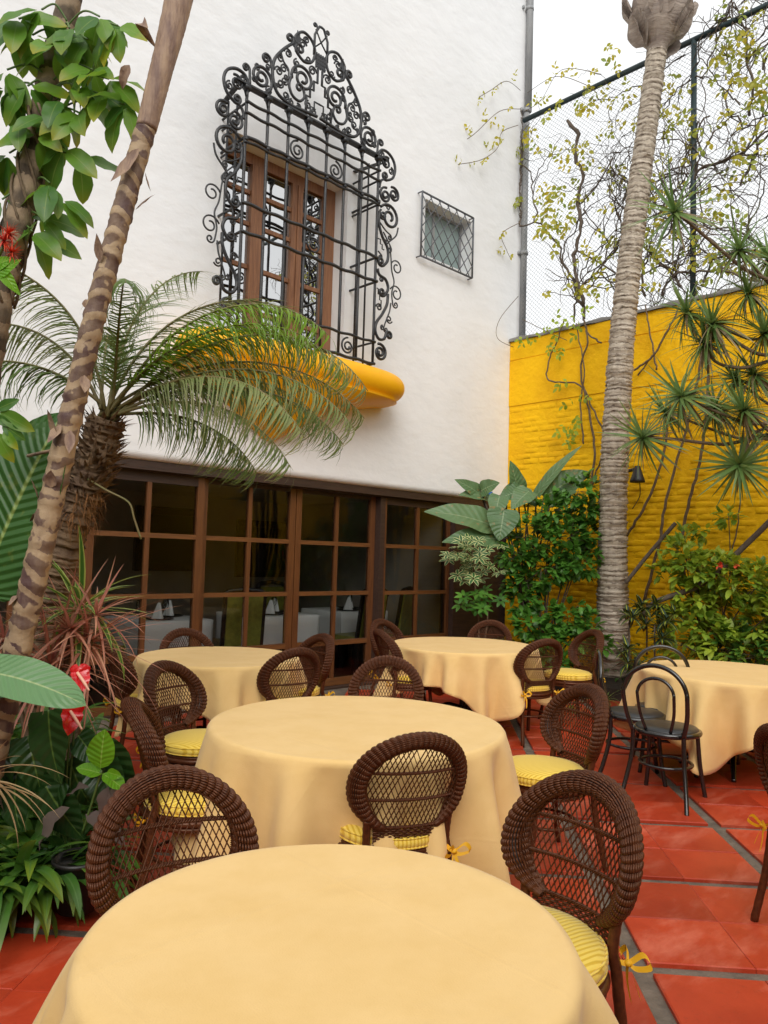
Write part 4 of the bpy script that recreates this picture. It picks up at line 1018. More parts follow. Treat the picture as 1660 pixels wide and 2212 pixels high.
m_vari = leafmat('striped_dracaena_leaf', (.06, .17, .03), (.10, .22, .03), .4, edge=(.48, .58, .14), edgew=.26, trans=.3)
m_dry = leafmat('dry_leaf', (.50, .36, .19), (.38, .25, .12), .6, trans=.2)
m_brownleaf = leafmat('dead_leaf', (.10, .07, .06), (.16, .12, .10), .7, trans=.05)
m_redfl = mat('red_spathe', (.60, .004, .008), (.45, .002, .006), rough=.22, scale=14, bump=.4, bscale=40, coat=.6)
m_redfl2 = mat('red_petal', (.62, .03, .02), (.70, .12, .05), rough=.45, scale=20)
m_spadix = mat('pink_spadix', (.72, .38, .26), rough=.5)
m_philo = leafmat('big_grey_green_leaf', (.085, .165, .065), (.14, .23, .10), .42, rib=(.26, .34, .18), ribw=.025, trans=.2, veins=.25, vfreq=9, spot=(.24, .20, .08))
m_sheff = leafmat('cream_edged_leaf', (.03, .10, .03), (.05, .13, .035), .35, edge=(.66, .66, .30), edgew=.2, trans=.2)
m_shrub = leafmat('bright_shrub_leaf', (.03, .11, .014), (.13, .32, .04), .4, trans=.3)
m_shrub_y = leafmat('yellow_green_leaf', (.09, .20, .018), (.42, .52, .05), .4, trans=.3)
m_croton = leafmat('croton_leaf', (.015, .035, .02), (.035, .06, .03), .35, rib=(.5, .5, .03), ribw=.10, trans=.1, spot=(.35, .42, .02))
m_drac = leafmat('dracaena_leaf', (.07, .15, .035), (.20, .28, .08), .45, trans=.2)
m_drac_old = leafmat('old_dracaena_leaf', (.16, .12, .06), (.28, .22, .12), .6, trans=.1)
m_vine = leafmat('vine_leaf', (.18, .27, .05), (.55, .45, .03), .5, trans=.4)
m_stem = mat('brown_stem', (.10, .065, .035), (.17, .12, .07), rough=.8, scale=14, bump=.5, bscale=40)
m_stemd = mat('dark_twig', (.075, .055, .04), (.12, .09, .065), rough=.85, scale=14, bump=.4, bscale=40)
m_green_stem = mat('green_stem', (.07, .14, .03), (.10, .16, .04), rough=.5, scale=10)

def bark_material(name, c_dark, c_light, freq, width=.5, noise_amt=.5, rough=.75, third=None, tiltamt=0.0):
    """ringed bark: UV v is length along the trunk"""
    m = bpy.data.materials.new(name); m.use_nodes = True; N, L = nt(m); b = N['Principled BSDF']; b.inputs['Roughness'].default_value = rough
    uv = N.new('ShaderNodeUVMap'); sp = N.new('ShaderNodeSeparateXYZ'); L.new(uv.outputs[0], sp.inputs[0]); tc = N.new('ShaderNodeTexCoord')
    n = N.new('ShaderNodeTexNoise'); n.inputs['Scale'].default_value = 9; n.inputs['Detail'].default_value = 9; n.inputs['Roughness'].default_value = .65; L.new(tc.outputs['Object'], n.inputs['Vector'])
    def mth(op, a, bb=None):
        q = N.new('ShaderNodeMath'); q.operation = op
        for i, v in enumerate((a, bb)):
            if v is None: continue
            if isinstance(v, (int, float)): q.inputs[i].default_value = v
            else: L.new(v, q.inputs[i])
        return q.outputs[0]
    tilt = mth('MULTIPLY', mth('SINE', mth('ADD', mth('MULTIPLY', sp.outputs[0], 2 * PI), mth('MULTIPLY', sp.outputs[1], 3.1))), tiltamt)
    w = mth('FRACT', mth('ADD', mth('ADD', mth('MULTIPLY', sp.outputs[1], freq), tilt), mth('MULTIPLY', mth('SUBTRACT', n.outputs[0], .5), noise_amt * 2)))
    r = N.new('ShaderNodeMapRange'); r.inputs[1].default_value = width - (.04 if tiltamt else .12); r.inputs[2].default_value = width + (.04 if tiltamt else .12); L.new(w, r.inputs[0])
    if tiltamt:
        n4 = N.new('ShaderNodeTexNoise'); n4.inputs['Scale'].default_value = 11; n4.inputs['Detail'].default_value = 3; L.new(tc.outputs['Object'], n4.inputs['Vector'])
        r4 = N.new('ShaderNodeMapRange'); r4.inputs[1].default_value = .55; r4.inputs[2].default_value = .58; L.new(n4.outputs[0], r4.inputs[0])
        mx_ = N.new('ShaderNodeMath'); mx_.operation = 'MAXIMUM'; L.new(r.outputs[0], mx_.inputs[0]); L.new(r4.outputs[0], mx_.inputs[1]); r = mx_
    n2 = N.new('ShaderNodeTexNoise'); n2.inputs['Scale'].default_value = 16; n2.inputs['Detail'].default_value = 7; mp = N.new('ShaderNodeMapping'); mp.inputs['Scale'].default_value = (1, 1, .35); L.new(tc.outputs['Object'], mp.inputs[0]); L.new(mp.outputs[0], n2.inputs['Vector'])
    r2 = N.new('ShaderNodeMapRange'); r2.inputs[1].default_value = .38; r2.inputs[2].default_value = .62; L.new(n2.outputs[0], r2.inputs[0])
    x = N.new('ShaderNodeMix'); x.data_type = 'RGBA'; x.inputs[6].default_value = (*c_dark, 1); x.inputs[7].default_value = (*c_light, 1)
    L.new(mth('ADD', mth('MULTIPLY', r.outputs[0], .72), mth('MULTIPLY', r2.outputs[0], .35)), x.inputs[0]); x.clamp_factor = True
    out = x.outputs[2]
    if third:
        y = N.new('ShaderNodeMix'); y.data_type = 'RGBA'; y.inputs[7].default_value = (*third, 1); L.new(out, y.inputs[6])
        n3 = N.new('ShaderNodeTexNoise'); n3.inputs['Scale'].default_value = 4.5; n3.inputs['Detail'].default_value = 4; L.new(tc.outputs['Object'], n3.inputs['Vector'])
        r3 = N.new('ShaderNodeMapRange'); r3.inputs[1].default_value = .52; r3.inputs[2].default_value = .66; L.new(n3.outputs[0], r3.inputs[0]); L.new(r3.outputs[0], y.inputs[0]); out = y.outputs[2]
    L.new(out, b.inputs['Base Color'])
    bp = N.new('ShaderNodeBump'); bp.inputs['Strength'].default_value = .8; bp.inputs['Distance'].default_value = .015
    L.new(mth('ADD', w, mth('MULTIPLY', n2.outputs[0], 1.0)), bp.inputs['Height']); L.new(bp.outputs[0], b.inputs['Normal'])
    return m
m_cane = bark_material('cane_palm_bark', (.095, .05, .045), (.42, .30, .18), 11.76, .62, .42, .6, None, .38)
m_greybark = bark_material('grey_palm_bark', (.16, .12, .09), (.52, .45, .36), 15.0, .25, .75, .85)
m_vinebark = bark_material('rough_vine_bark', (.05, .035, .022), (.30, .22, .14), 8, .5, .5, .85)
m_boot = mat('palm_boot', (.10, .055, .03), (.22, .14, .075), rough=.8, scale=12, bump=.4, bscale=40)
m_fibre = mat('orange_palm_fibre', (.26, .11, .03), (.14, .06, .02), rough=.9, scale=30)
m_sheath = mat('dry_sheath', (.40, .27, .17), (.17, .10, .075), rough=.65, scale=5, lo=.3, hi=.65, stretch=(6, 6, 1), bump=.3, bscale=20)

def trunk_tube(pts, radii, ring=0.0, pitch=.1, n=18, k=14, seed=0, lump=.04):
    P = catmull(pts, k); m = len(P); q = random.Random(seed)
    L_ = [0.0]
    for a, b_ in zip(P, P[1:]): L_.append(L_[-1] + (b_ - a).length)
    # resample evenly
    tot = L_[-1]; st = pitch / 6 if ring else tot / 80; cnt = int(tot / st); out = []; rr = []
    j = 0
    for i in range(cnt + 1):
        s_ = i * st
        while j < m - 2 and L_[j + 1] < s_: j += 1
        t = (s_ - L_[j]) / max(1e-6, L_[j + 1] - L_[j]); p = P[j].lerp(P[j + 1], min(1, t)); out.append(p)
        base = np.interp(s_ / tot, np.linspace(0, 1, len(radii)), radii)
        ph = (s_ / pitch) % 1.0
        rr.append(base * (1 + ring * (1 - ph) ** 2 + q.uniform(-lump, lump)))
    mb = MB(); mb.tube(out, rr, n); 
    # slightly uneven surface
    V = mb.V[0]; V += NPR.normal(0, 1, V.shape) * np.mean(radii) * lump * .5
    return mb, out
def frond(mb, base, d, length, arch, nl=46, ll=.24, lw=.012, up=(0, 0, 1), seed=0, droop=1.6, bare=.16, rach=None, vshape=.35, idx=None):
    """feather palm leaf"""
    q = random.Random(seed); d = Vector(d).normalized(); side = d.cross(Vector(up)).normalized(); pts = []
    a0 = math.asin(max(-1, min(1, d.z))); hd = Vector((d.x, d.y, 0)); hd = hd.normalized() if hd.length > 1e-3 else Vector((1, 0, 0)); side = hd.cross(Vector((0, 0, 1)))
    p = Vector(base); n = 22
    for i in range(n + 1):
        pts.append(p.copy()); t = i / n; a = a0 - arch * t ** 1.4; p = p + (hd * math.cos(a) + Vector((0, 0, math.sin(a)))) * length / n
    (rach or mb).tube(pts, list(np.linspace(.011, .002, n + 1)), 5)
    ii = q.randrange(16) if idx is None else idx
    for s_ in (1, -1):
        for k in range(nl):
            t = bare + (1 - bare) * (k + q.uniform(-.3, .3)) / nl; t = min(.995, max(bare, t)); f = t * n; i = min(n - 1, int(f)); pos = pts[i].lerp(pts[i + 1], f - i); tg = (pts[i + 1] - pts[i]).normalized()
            upn = side.cross(tg).normalized()
            if upn.z < 0: upn = -upn
            prof = .45 + .55 * math.sin(PI * min(1, (t - bare) / (1 - bare) * .85 + .12)); l = ll * prof * q.uniform(.85, 1.12)
            ld = (side * s_ * q.uniform(.75, 1.0) + tg * q.uniform(.55, .95) + upn * q.uniform(-.1, vshape)).normalized()
            V, Q, U = leaf(l, lw * q.uniform(.8, 1.15), 'needle', 4, droop * q.uniform(.6, 1.25), .3, 0, ii, 2, 0)
            mb.add(V, Q, None, U, frame(pos, ld, upn, 0))
    return pts

# --- the leaning cane palm in the left foreground
P0 = S(-95, 2050, 3.0); P0.z = .08
cane_pts = [P0, S(-20, 1640, 3.0), S(62, 1300, 3.0), S(130, 1000, 3.03), S(213, 650, 3.06), S(300, 330, 3.1), S(372, 60, 3.15), S(430, -180, 3.2)]
cane = thing('cane_palm', 'leaning cane palm trunk banded tan and dark purple, left foreground', 'palm', P0)
mb, pth = trunk_tube(cane_pts[:6] + [S(318, 270, 3.1)], [.058, .053, .048, .044, .041, .039], .12, .085, 20, 14, 2, .03); mb.build('trunk', m_cane, cane)
mb, _ = trunk_tube([S(316, 278, 3.1), S(345, 165, 3.12), S(372, 60, 3.15), S(400, -60, 3.18), S(440, -230, 3.2)], [.042, .046, .055, .062, .055], 0, .1, 18, 10, 3, .015); mb.build('crown_shaft', m_sheath, cane)
for k in range(26):                               # peeling leaf scars and flakes
    i = RND.randrange(10, len(pth) - 8); p = pth[i]; ax = (pth[i + 1] - pth[i]).normalized(); a = RND.uniform(0, 2 * PI)
    o = ax.orthogonal().normalized(); o = Matrix.Rotation(a, 3, ax) @ o
    V, Q, U = leaf(RND.uniform(.05, .13), RND.uniform(.03, .06), 'lance', 5, -.5, .3, .1, 0, 3, k)
    mb = MB(); mb.add(V, Q, None, U, frame(p + o * .045, (ax * RND.choice((1, 1, -1)) + o * .25), o)); mb.build('bark_flake', m_sheath, cane)
for px, py, L_, dr in ((320, 60, .22, 2.6), (300, 320, .20, -.6), (280, 140, .1, .8)):
    V, Q, U = leaf(L_, .045, 'lance', 8, dr, .5, .2, 0, 3, int(px)); mb = MB(); b_ = S(px, py, 3.05)
    mb.add(V, Q, None, U, frame(b_, (UP * (.6 if dr > 1 else -.9) - RIGHT * (.5 if px < 350 else .05)), -FWD)); mb.build('dry_sheath_strip', m_sheath if px < 350 else m_brownleaf, cane)

# --- pygmy date palm
PB = S(60, 1750, 4.1); PB.z = .1
dp_ = thing('date_palm', 'pygmy date palm with arching feathery fronds in front of the white wall', 'palm', PB)
crown = S(232, 905, 4.1)
mb, tp = trunk_tube([PB, S(100, 1450, 4.1), S(135, 1210, 4.1), S(190, 1040, 4.1), crown], [.075, .072, .075, .085, .09], .25, .05, 16, 12, 7, .10); mb.build('trunk', m_boot, dp_)
mb = MB()                                         # old leaf bases
ax = (S(232, 890, 4.1) - S(180, 1075, 4.1)).normalized(); c0 = S(172, 1100, 4.1); LB = (crown - c0).length
for k in range(330):
    t = RND.random(); a = k * 2.39996; o = Matrix.Rotation(a, 3, ax) @ ax.orthogonal().normalized(); p = c0.lerp(crown, t) + o * (.075 + .03 * math.sin(PI * t))
    V, Q, U = leaf(RND.uniform(.05, .10), RND.uniform(.018, .034), 'needle', 2, RND.uniform(-.6, .3), .5, 0, 0, 3, k); mb.add(V, Q, None, U, frame(p, o * RND.uniform(.5, .9) + ax * RND.uniform(.3, .9) + rdir(RND) * .2, ax))
tag(mb.build('leaf_bases', m_boot, dp_), kind='stuff')
mb = MB()                                         # hanging orange fibre under the crown
for k in range(420):
    a = RND.uniform(0, 2 * PI); o = Matrix.Rotation(a, 3, ax) @ ax.orthogonal().normalized(); p = c0 + ax * RND.uniform(-.10, .12) + o * RND.uniform(.06, .11)
    V, Q, U = leaf(RND.uniform(.05, .14), .005, 'needle', 3, RND.uniform(.4, 1.4), .2, 0, 0, 2, k); mb.add(V, Q, None, U, frame(p, o * .8 - ax * RND.uniform(-.3, .6) + rdir(RND) * .5))
tag(mb.build('fibre', m_fibre, dp_), kind='stuff')
fr = [ # direction in camera terms (right, up, towards us), length, arch
    (1.0, 1.2, .1, 1.65, 1.95), (1.0, 1.45, -.1, 1.6, 2.0), (1.0, .75, -.1, 1.62, 1.6), (1.0, .6, .2, 1.55, 1.55), (1.0, .45, .1, 1.4, 1.4), (1.0, .28, .3, 1.2, 1.35),
    (.8, 1.6, .15, 1.55, 2.0), (.6, 1.8, -.2, 1.45, 1.8), (.9, .85, -.5, 1.5, 1.6), (.1, 1.8, -.2, 1.35, 1.2), (-.3, 1.6, .1, 1.3, 1.8), (-.6, 1.4, 0, 1.25, 2.1),
    (-.8, .8, .3, 1.05, 1.8), (.9, .1, .1, .95, 1.2), (1.0, .5, .45, 1.35, 1.5), (-.2, 1.5, -.6, 1.1, 1.5), (.2, 1.6, .5, 1.2, 1.9), (1.0, 1.25, .25, 1.35, 1.45)]
mr = MB()
for k, (a, b_, c, L_, ar) in enumerate(fr):
    d = RIGHT * a + Vector((0, 0, 1)) * b_ - FWD * c; mb = MB()
    frond(mb, crown + Vector((RND.uniform(-.04, .04), RND.uniform(-.04, .04), RND.uniform(-.03, .05))), d, L_, ar, 62, .33, .0118, seed=k, rach=mr, droop=2.1 if k not in (7, 9, 17) else 1.1)
    mb.build('frond', m_palm_y if k in (1, 6, 17) else m_palm, dp_)
mr.build('frond_stems', m_rachis, dp_)
mb = MB(); s0 = S(190, 1035, 4.0); mb.tube(catmull([s0, S(232, 1060, 3.95), S(278, 1085, 3.95), S(290, 1120, 3.95), S(305, 1165, 3.95)], 4), .006, 5); mb.build('broken_stem', m_rachis, dp_)

# --- tree with hanging glossy leaves, top left
TB = S(-120, 1900, 3.3); TB.z = .1
tr = thing('leafy_tree', 'rough-barked tree with drooping glossy green leaves, top left corner', 'tree', TB)
mb, _ = trunk_tube([TB, S(-70, 1100, 3.3), S(-8, 680, 3.3), S(40, 480, 3.3), S(85, 300, 3.32), S(112, 150, 3.35), S(150, 0, 3.4), S(180, -160, 3.4)], [.075, .07, .064, .060, .058, .056, .05, .045], .06, .16, 16, 10, 5, .06); mb.build('trunk', m_vinebark, tr)
for k in range(7):                                # rooting stems twisted round the trunk
    pts = []
    for t in np.linspace(0, 1, 26):
        py = 660 - 420 * t; px = np.interp(py, [150, 300, 480, 680], [112, 85, 40, -8]); a = 2.2 * t * PI + k * .9; c = S(px, py, 3.31)
        pts.append(c + RIGHT * math.cos(a) * .066 - FWD * math.sin(a) * .066)
    mb = MB(); mb.tube(pts, .007, 5); mb.build('creeper_stem', m_stem, tr)
tl_m = [leaf_mesh('leaf', m_tree, RND.uniform(.17, .21), RND.uniform(.08, .105), 'oval', 8, RND.uniform(.3, .9), .22, .12, k, 5, k) for k in range(8)]
def spray(px, py, n, depth=3.25, out=None):
    c = S(px, py, depth)
    src = S(np.interp(py, [0, 150, 300, 480, 680], [150, 112, 85, 40, -8]), py + 25, 3.31)
    mb = MB(); mb.tube(catmull([src, src.lerp(c, .5) + Vector((0, 0, .05)), c], 6), .0045, 5); mb.build('leaf_stalk', m_green_stem, tr)
    for k in range(n):
        a = RND.uniform(0, 2 * PI); d = (RIGHT * math.cos(a) - FWD * math.sin(a) * .7) * RND.uniform(.35, .9) + Vector((0, 0, RND.uniform(-1.1, .05)))
        Mx = frame(c + d.normalized() * .02, d, -FWD * .8 + Vector((0, 0, .7)) + rdir(RND) * .3, RND.uniform(-.4, .4), RND.uniform(.75, 1.12)); link('leaf', RND.choice(tl_m), tr, Mx)
for px, py, n in ((40, 40, 5), (90, 20, 5), (150, 60, 4), (215, 35, 5), (255, 55, 4), (190, 85, 5), (120, 100, 5), (70, 75, 4), (60, 185, 5), (15, 190, 5), (200, 150, 5), (235, 170, 5), (170, 190, 5), (225, 205, 4), (270, 225, 4), (130, 215, 4), (45, 265, 5), (85, 290, 4), (175, 245, 3), (20, 330, 4), (140, 320, 3), (108, 395, 4), (130, 430, 3), (90, 470, 3), (70, 500, 4), (15, 150, 4), (170, 340, 2), (5, 430, 3), (100, 250, 4)):
    spray(px, py, n)
# red tassel flower and a bright leaf at its foot
fl_ = thing('red_tassel_flower', 'spiky red flower head with green leaf at the left edge', 'flower', S(-5, 560, 2.9))
for j, (cx_, cy_) in enumerate(((8, 520), (25, 545), (18, 505))):
    mb = MB(); c = S(cx_, cy_, 2.9)
    for k in range(60):
        d = rdir(RND); V, Q, U = leaf(RND.uniform(.035, .07), .007, 'needle', 3, RND.uniform(-.5, .8), .3, 0, 0, 2, k); mb.add(V, Q, None, U, frame(c, d + RIGHT * .4))
    mb.build('blossom', m_redfl2, fl_)
for px, py, ex, ey, L_ in ((-10, 565, 30, 625, .16), (-15, 600, 20, 570, .13), (-20, 580, 12, 560, .1)):
    me = leaf_mesh('leaf', m_lime, L_, .05, 'lance', 7, .4, .2, .1, 3, 3, 5); a = S(px, py, 2.9); link('leaf', me, fl_, frame(a, S(ex, ey, 2.88) - a, -FWD))
mb = MB(); mb.tube(catmull([S(-60, 700, 3.2), S(-30, 620, 3.0), S(8, 530, 2.9)], 5), .006, 5); mb.build('stem', m_green_stem, fl_)
# leaflets reaching in at the left edge
sp_ = thing('leafy_branch', 'small green leaf spray at the left edge below the red flower', 'branch', S(-60, 900, 2.9))
mb = MB(); mb.tube([S(-60, 900, 2.9), S(-5, 890, 2.9), S(20, 930, 2.9)], .004, 5); mb.build('stem', m_green_stem, sp_)
for px, py, ex, ey in ((-8, 885, 30, 865), (0, 890, 58, 925), (5, 915, 40, 945), (-5, 935, 15, 990), (8, 930, 30, 965), (-10, 900, 15, 915)):
    a = S(px, py, 2.9); link('leaf', tl_m[(px + 20) % 8], sp_, frame(a, S(ex, ey, 2.88) - a, -FWD, 0, (S(ex, ey, 2.88) - a).length / .165))

# --- banana leaves
bn = thing('banana_plant', 'banana plant with one big dark paddle leaf behind the cane palm', 'plant', S(-160, 1800, 3.15))
def big_leaf(parent, a, b_, W, m, droop, up, fold=.15, seed=0, L_=None, wav=.06, name='leaf', prof='paddle'):
    d = b_ - a; L_ = L_ or d.length * 1.04
    me = leaf_mesh(name, m, L_, W, prof, 20, droop, fold, wav, seed % 16, 7, seed, droop * .5); return link(name, me, parent, frame(a, d, up))
big_leaf(bn, S(-45, 1285, 3.12), S(128, 905, 3.1), .42, m_banana, .2, -FWD + Vector((0, 0, .3)) - RIGHT * .3, .12, 1)
big_leaf(bn, S(-190, 1430, 3.3), S(-60, 1010, 3.2), .40, m_banana, .4, -FWD, .15, 2)
mb = MB(); mb.tube(catmull([S(-160, 1800, 3.15), S(-110, 1500, 3.13), S(-45, 1285, 3.12)], 6), .018, 8); mb.build('stalk', m_green_stem, bn)
mb = MB(); mb.tube([S(60, 985, 3.09), S(118, 972, 3.0), S(150, 962, 3.0)], .007, 6); mb.build('dry_stalk', m_dry.copy() if False else m_sheath, bn)
bn2 = thing('banana_seedling', 'single pale paddle leaf crossing in front of the cane palm foot', 'plant', S(-120, 1750, 2.75))
big_leaf(bn2, S(-75, 1452, 2.72), S(182, 1520, 2.6), .165, m_banana_l, .9, Vector((0, 0, 1)) - FWD * .9 - RIGHT * .1, .1, 3)
big_leaf(bn2, S(-90, 1500, 2.85), S(50, 1490, 2.85), .14, m_banana, .5, Vector((0, 0, 1)) - FWD * .6, .1, 4)
mb = MB(); mb.tube(catmull([S(-120, 1750, 2.75), S(-110, 1560, 2.75), S(-75, 1452, 2.72)], 6), .010, 8); mb.build('stalk', m_green_stem, bn2)

# --- spiky rosettes in the left bed
def rosette(parent, c, n, L_, W, m, droop, seed, axis=(0, 0, 1), zlo=-.2, zhi=1.0, name='leaf_rosette', prof='needle', old=None, nold=0, each=False):
    q = random.Random(seed); ax_ = Vector(axis).normalized(); mb = MB(); mo = MB()
    for k in range(n + nold):
        o = k >= n; t = (k + .5) / n if not o else q.random(); a = k * 2.39996
        el = zhi - (zhi - zlo) * t if not o else q.uniform(-.9, -.2)
        h = ax_.orthogonal().normalized(); h = Matrix.Rotation(a, 3, ax_) @ h; d = h * math.sqrt(max(0, 1 - min(1, abs(el)) ** 2)) + ax_ * el + rdir(q) * .12
        V, Q, U = leaf(L_ * q.uniform(.75, 1.1), W * q.uniform(.8, 1.1), prof, 7, droop * q.uniform(.4, 1.3) * (1 - .4 * max(0, el)), .25, 0, k % 16, 3, k)
        (mo if o else mb).add(V, Q, None, U, frame(c + d * .01, d, ax_ if abs(d.normalized().dot(ax_)) < .95 else ax_.orthogonal()))
    r = mb.build(name, m, parent)
    if nold: mo.build('dead_leaves', old, parent)
    return r
co = thing('pink_cordyline', 'cordyline with narrow pinkish-red spiky leaves beside the cane palm', 'plant', S(100, 1760, 3.4))
for k, (px, py, n, L_) in enumerate(((108, 1440, 44, .42), (190, 1390, 38, .38), (8, 1390, 34, .34), (150, 1360, 26, .33), (205, 1330, 18, .30))):
    rosette(co, S(px, py, 3.4 + .06 * (k % 3)), int(n * 1.5), L_ * 1.12, .021, m_pink, .75, 20 + k, (RIGHT.x * .15, RIGHT.y * .15, 1), -.75, .95)
    mb = MB(); mb.tube(catmull([S(100 + 12 * k, 1770, 3.45), S((100 + px) / 2 + 8, 1600, 3.45), S(px, py, 3.42)], 5), .013, 6); mb.build('stem', m_stem, co)
dv = thing('striped_dracaena', 'dracaena with lime and cream striped leaves above the pink cordyline', 'plant', S(165, 1700, 3.6))
rosette(dv, S(172, 1320, 3.6), 30, .40, .036, m_vari, 1.0, 33, (0, 0, 1), -.35, .98, prof='lance')
mb = MB(); mb.tube([S(165, 1700, 3.6), S(172, 1320, 3.6)], .015, 6); mb.build('stem', m_stem, dv)

# --- anthurium with red flowers
an_ = thing('anthurium', 'anthurium with dark heart leaves and two glossy red flowers', 'plant', S(120, 1860, 3.1))
hm = [leaf_mesh('leaf', m_anth, .30, .19, 'heart', 10, .5 + .2 * k, .15, .10, k, 7, k, .2) for k in range(4)]
for k, (px, py, ex, ey, sc) in enumerate(((105, 1535, 125, 1700, 1.0), (60, 1590, 85, 1700, .85), (150, 1640, 185, 1740, .8), (40, 1660, 20, 1760, .9), (100, 1700, 160, 1790, .9), (215, 1610, 262, 1690, .95), (215, 1640, 245, 1755, .9), (15, 1600, -10, 1700, .9), (130, 1680, 90, 1780, .8), (170, 1590, 215, 1650, .6))):
    a = S(px, py, 3.05 + .03 * (k % 4)); b_ = S(ex, ey, 3.0 + .05 * (k % 3)); link('leaf', hm[k % 4], an_, frame(a, b_ - a, -FWD * 1.0 + Vector((0, 0, .35)) + RIGHT * RND.uniform(-.4, .4), 0, sc))
    mb = MB(); mb.tube(catmull([S(118 + 4 * k, 1860, 3.12), S((px + 120) / 2, (py + 1800) / 2, 3.12), a], 5), .005, 5); mb.build('leaf_stalk', m_green_stem, an_)
for k, (px, py, ex, ey, sc) in enumerate(((155, 1535, 148, 1588, .95), (170, 1452, 180, 1490, .85))):
    a = S(px, py, 2.92); b_ = S(ex, ey, 2.88); mb = MB(); V, Q, U = leaf(.10 * sc, .085 * sc, 'heart', 10, .5, .25, .22, 0, 9, k, .2); mb.add(V, Q, None, U, frame(a, b_ - a, -FWD + RIGHT * .8))
    for sg_ in (-1, 1):
        V, Q, U = leaf(.055 * sc, .06 * sc, 'oval', 6, .4, -.2, .15, 0, 5, k); mb.add(V, Q, None, U, frame(a - FWD * .002, (a - b_).normalized() * .4 + RIGHT * sg_, -FWD + RIGHT * .35))
    mb.build('spathe', m_redfl, an_)
    mb = MB(); mb.tube(catmull([a - FWD * .012 , a - FWD * .035 + RIGHT * .03 - UP * .025, a - FWD * .05 + RIGHT * .06 - UP * .06], 5), [.006] * 8 + [.004] * 3, 7); mb.build('spadix', m_spadix, an_)
    mb = MB(); mb.tube(catmull([S(140, 1840, 3.1), S(px - 10, py + 130, 3.05), a], 5), .004, 5); mb.build('flower_stalk', m_green_stem, an_)
# --- light green seedling in a dark pot
ls = thing('lime_leaf_plant', 'plant with four lime green leaves in a black pot, left of the wicker chairs', 'plant', S(175, 1870, 3.0))
lm = [leaf_mesh('leaf', m_lime, .15, .105, 'oval', 9, .35, .15, .08, k, 7, k, .1) for k in range(3)]
for k, (px, py, ex, ey, sc, up) in enumerate(((217, 1660, 224, 1578, 1.0, -FWD), (220, 1672, 162, 1655, .95, Vector((0, 0, 1)) - FWD * .6), (222, 1672, 272, 1705, 1.0, Vector((0, 0, 1)) - FWD * .3), (205, 1640, 190, 1605, .6, -FWD), (232, 1668, 262, 1678, .6, -FWD))):
    a = S(px, py, 2.95); b_ = S(ex, ey, 2.93); link('leaf', lm[k % 3], ls, frame(a, b_ - a, up, 0, max(.7, (b_ - a).length / .15) * sc))
mb = MB(); mb.tube(catmull([S(178, 1800, 3.0), S(200, 1730, 2.97), S(219, 1665, 2.95)], 5), .005, 5); mb.build('stem', m_green_stem, ls)
pc = S(172, 1862, 3.0); pc.z = .06
mb = MB(); mb.lathe([(0, .0), (.075, 0), (.095, .18), (.105, .185), (.105, .20), (.09, .20), (.085, .17), (0, .165)], 24, Matrix.Translation(pc)); mb.build('pot', m_dark, ls)
for k, (px, py, ex, ey, sc) in enumerate(((150, 1745, 70, 1800, 1.4), (235, 1700, 215, 1755, .9), (255, 1690, 250, 1740, 1.0), (185, 1760, 280, 1800, 1.3), (150, 1720, 160, 1700, .8))):
    a = S(px, py, 2.98); b_ = S(ex, ey, 2.95); me = leaf_mesh('dead_leaf', m_brownleaf, .16, .07, 'lance', 8, .8, .3, .25, k, 3, k); link('dead_leaf', me, ls, frame(a, b_ - a, Vector((0, 0, 1)) - FWD * .5, 0, sc))

# --- strap-leaved clumps along the left bed
sm = [leaf_mesh('leaf', m_strap, .46, .050, 'strap', 10, 1.2 + .35 * k, .22, .03, k * 3, 3, k, .75) for k in range(5)]
places = [(30, 1990, 2.95), (105, 1950, 3.0), (0, 1900, 3.15), (70, 1870, 3.25), (140, 1850, 3.2), (-40, 2010, 2.9), (165, 1900, 3.15), (20, 1830, 3.45), (105, 1800, 3.5), (65, 1945, 3.05), (-15, 1960, 2.95), (125, 1915, 3.1)]
where = ['at the very bottom left beside the red tiles', 'beside the nearest left chair', 'at the left edge above the bottom clump', 'in the middle of the left bed', 'in front of the black pot', 'cut by the left edge at the bottom', 'right by the rim of the nearest left chair', 'behind the middle clump near the left edge', 'under the anthurium leaves', 'in the front row between its two neighbours', 'at the left edge in the front row', 'in the front row nearest the wicker chair']
for k, (px, py, dp2) in enumerate(places):
    b_ = S(px, py, dp2); b_.z = .09; c = thing('strap_leaf_clump', 'clump of arching dark green strap leaves ' + where[k], 'plant', b_, 0, 'strap-leaved clumps in the left bed')
    for j in range(26):
        a = j * 2.39996 + k; el = RND.uniform(.25, 1.1); d = Vector((math.cos(a), math.sin(a), el)); link('leaf', sm[RND.randrange(5)], c, frame(b_ + Vector((math.cos(a), math.sin(a), 0)) * .02, d, (0, 0, 1), 0, RND.uniform(.65, 1.05)))
# dry fallen frond
df = thing('dry_frond', 'dry straw-coloured palm frond lying over the left plants', 'frond', S(-80, 1700, 2.8))
for k, (ex, ey) in enumerate(((150, 1672), (110, 1690), (132, 1760), (95, 1775), (120, 1745), (60, 1790), (45, 1830), (100, 1760), (70, 1650), (20, 1590), (45, 1630))):
    a = S(-40 + 6 * (k % 4), 1672 + 8 * (k % 5), 2.8); b_ = S(ex, ey, 2.75); V, Q, U = leaf((b_ - a).length * 1.05, .016, 'needle', 9, .9, .35, .1, k, 3, k, .45); mb = MB(); mb.add(V, Q, None, U, frame(a, b_ - a, (0, 0, 1))); mb.build('leaflet', m_dry, df)
mb = MB(); mb.tube([S(-120, 1720, 2.85), S(-15, 1680, 2.8)], .009, 6); mb.build('stem', m_dry, df)
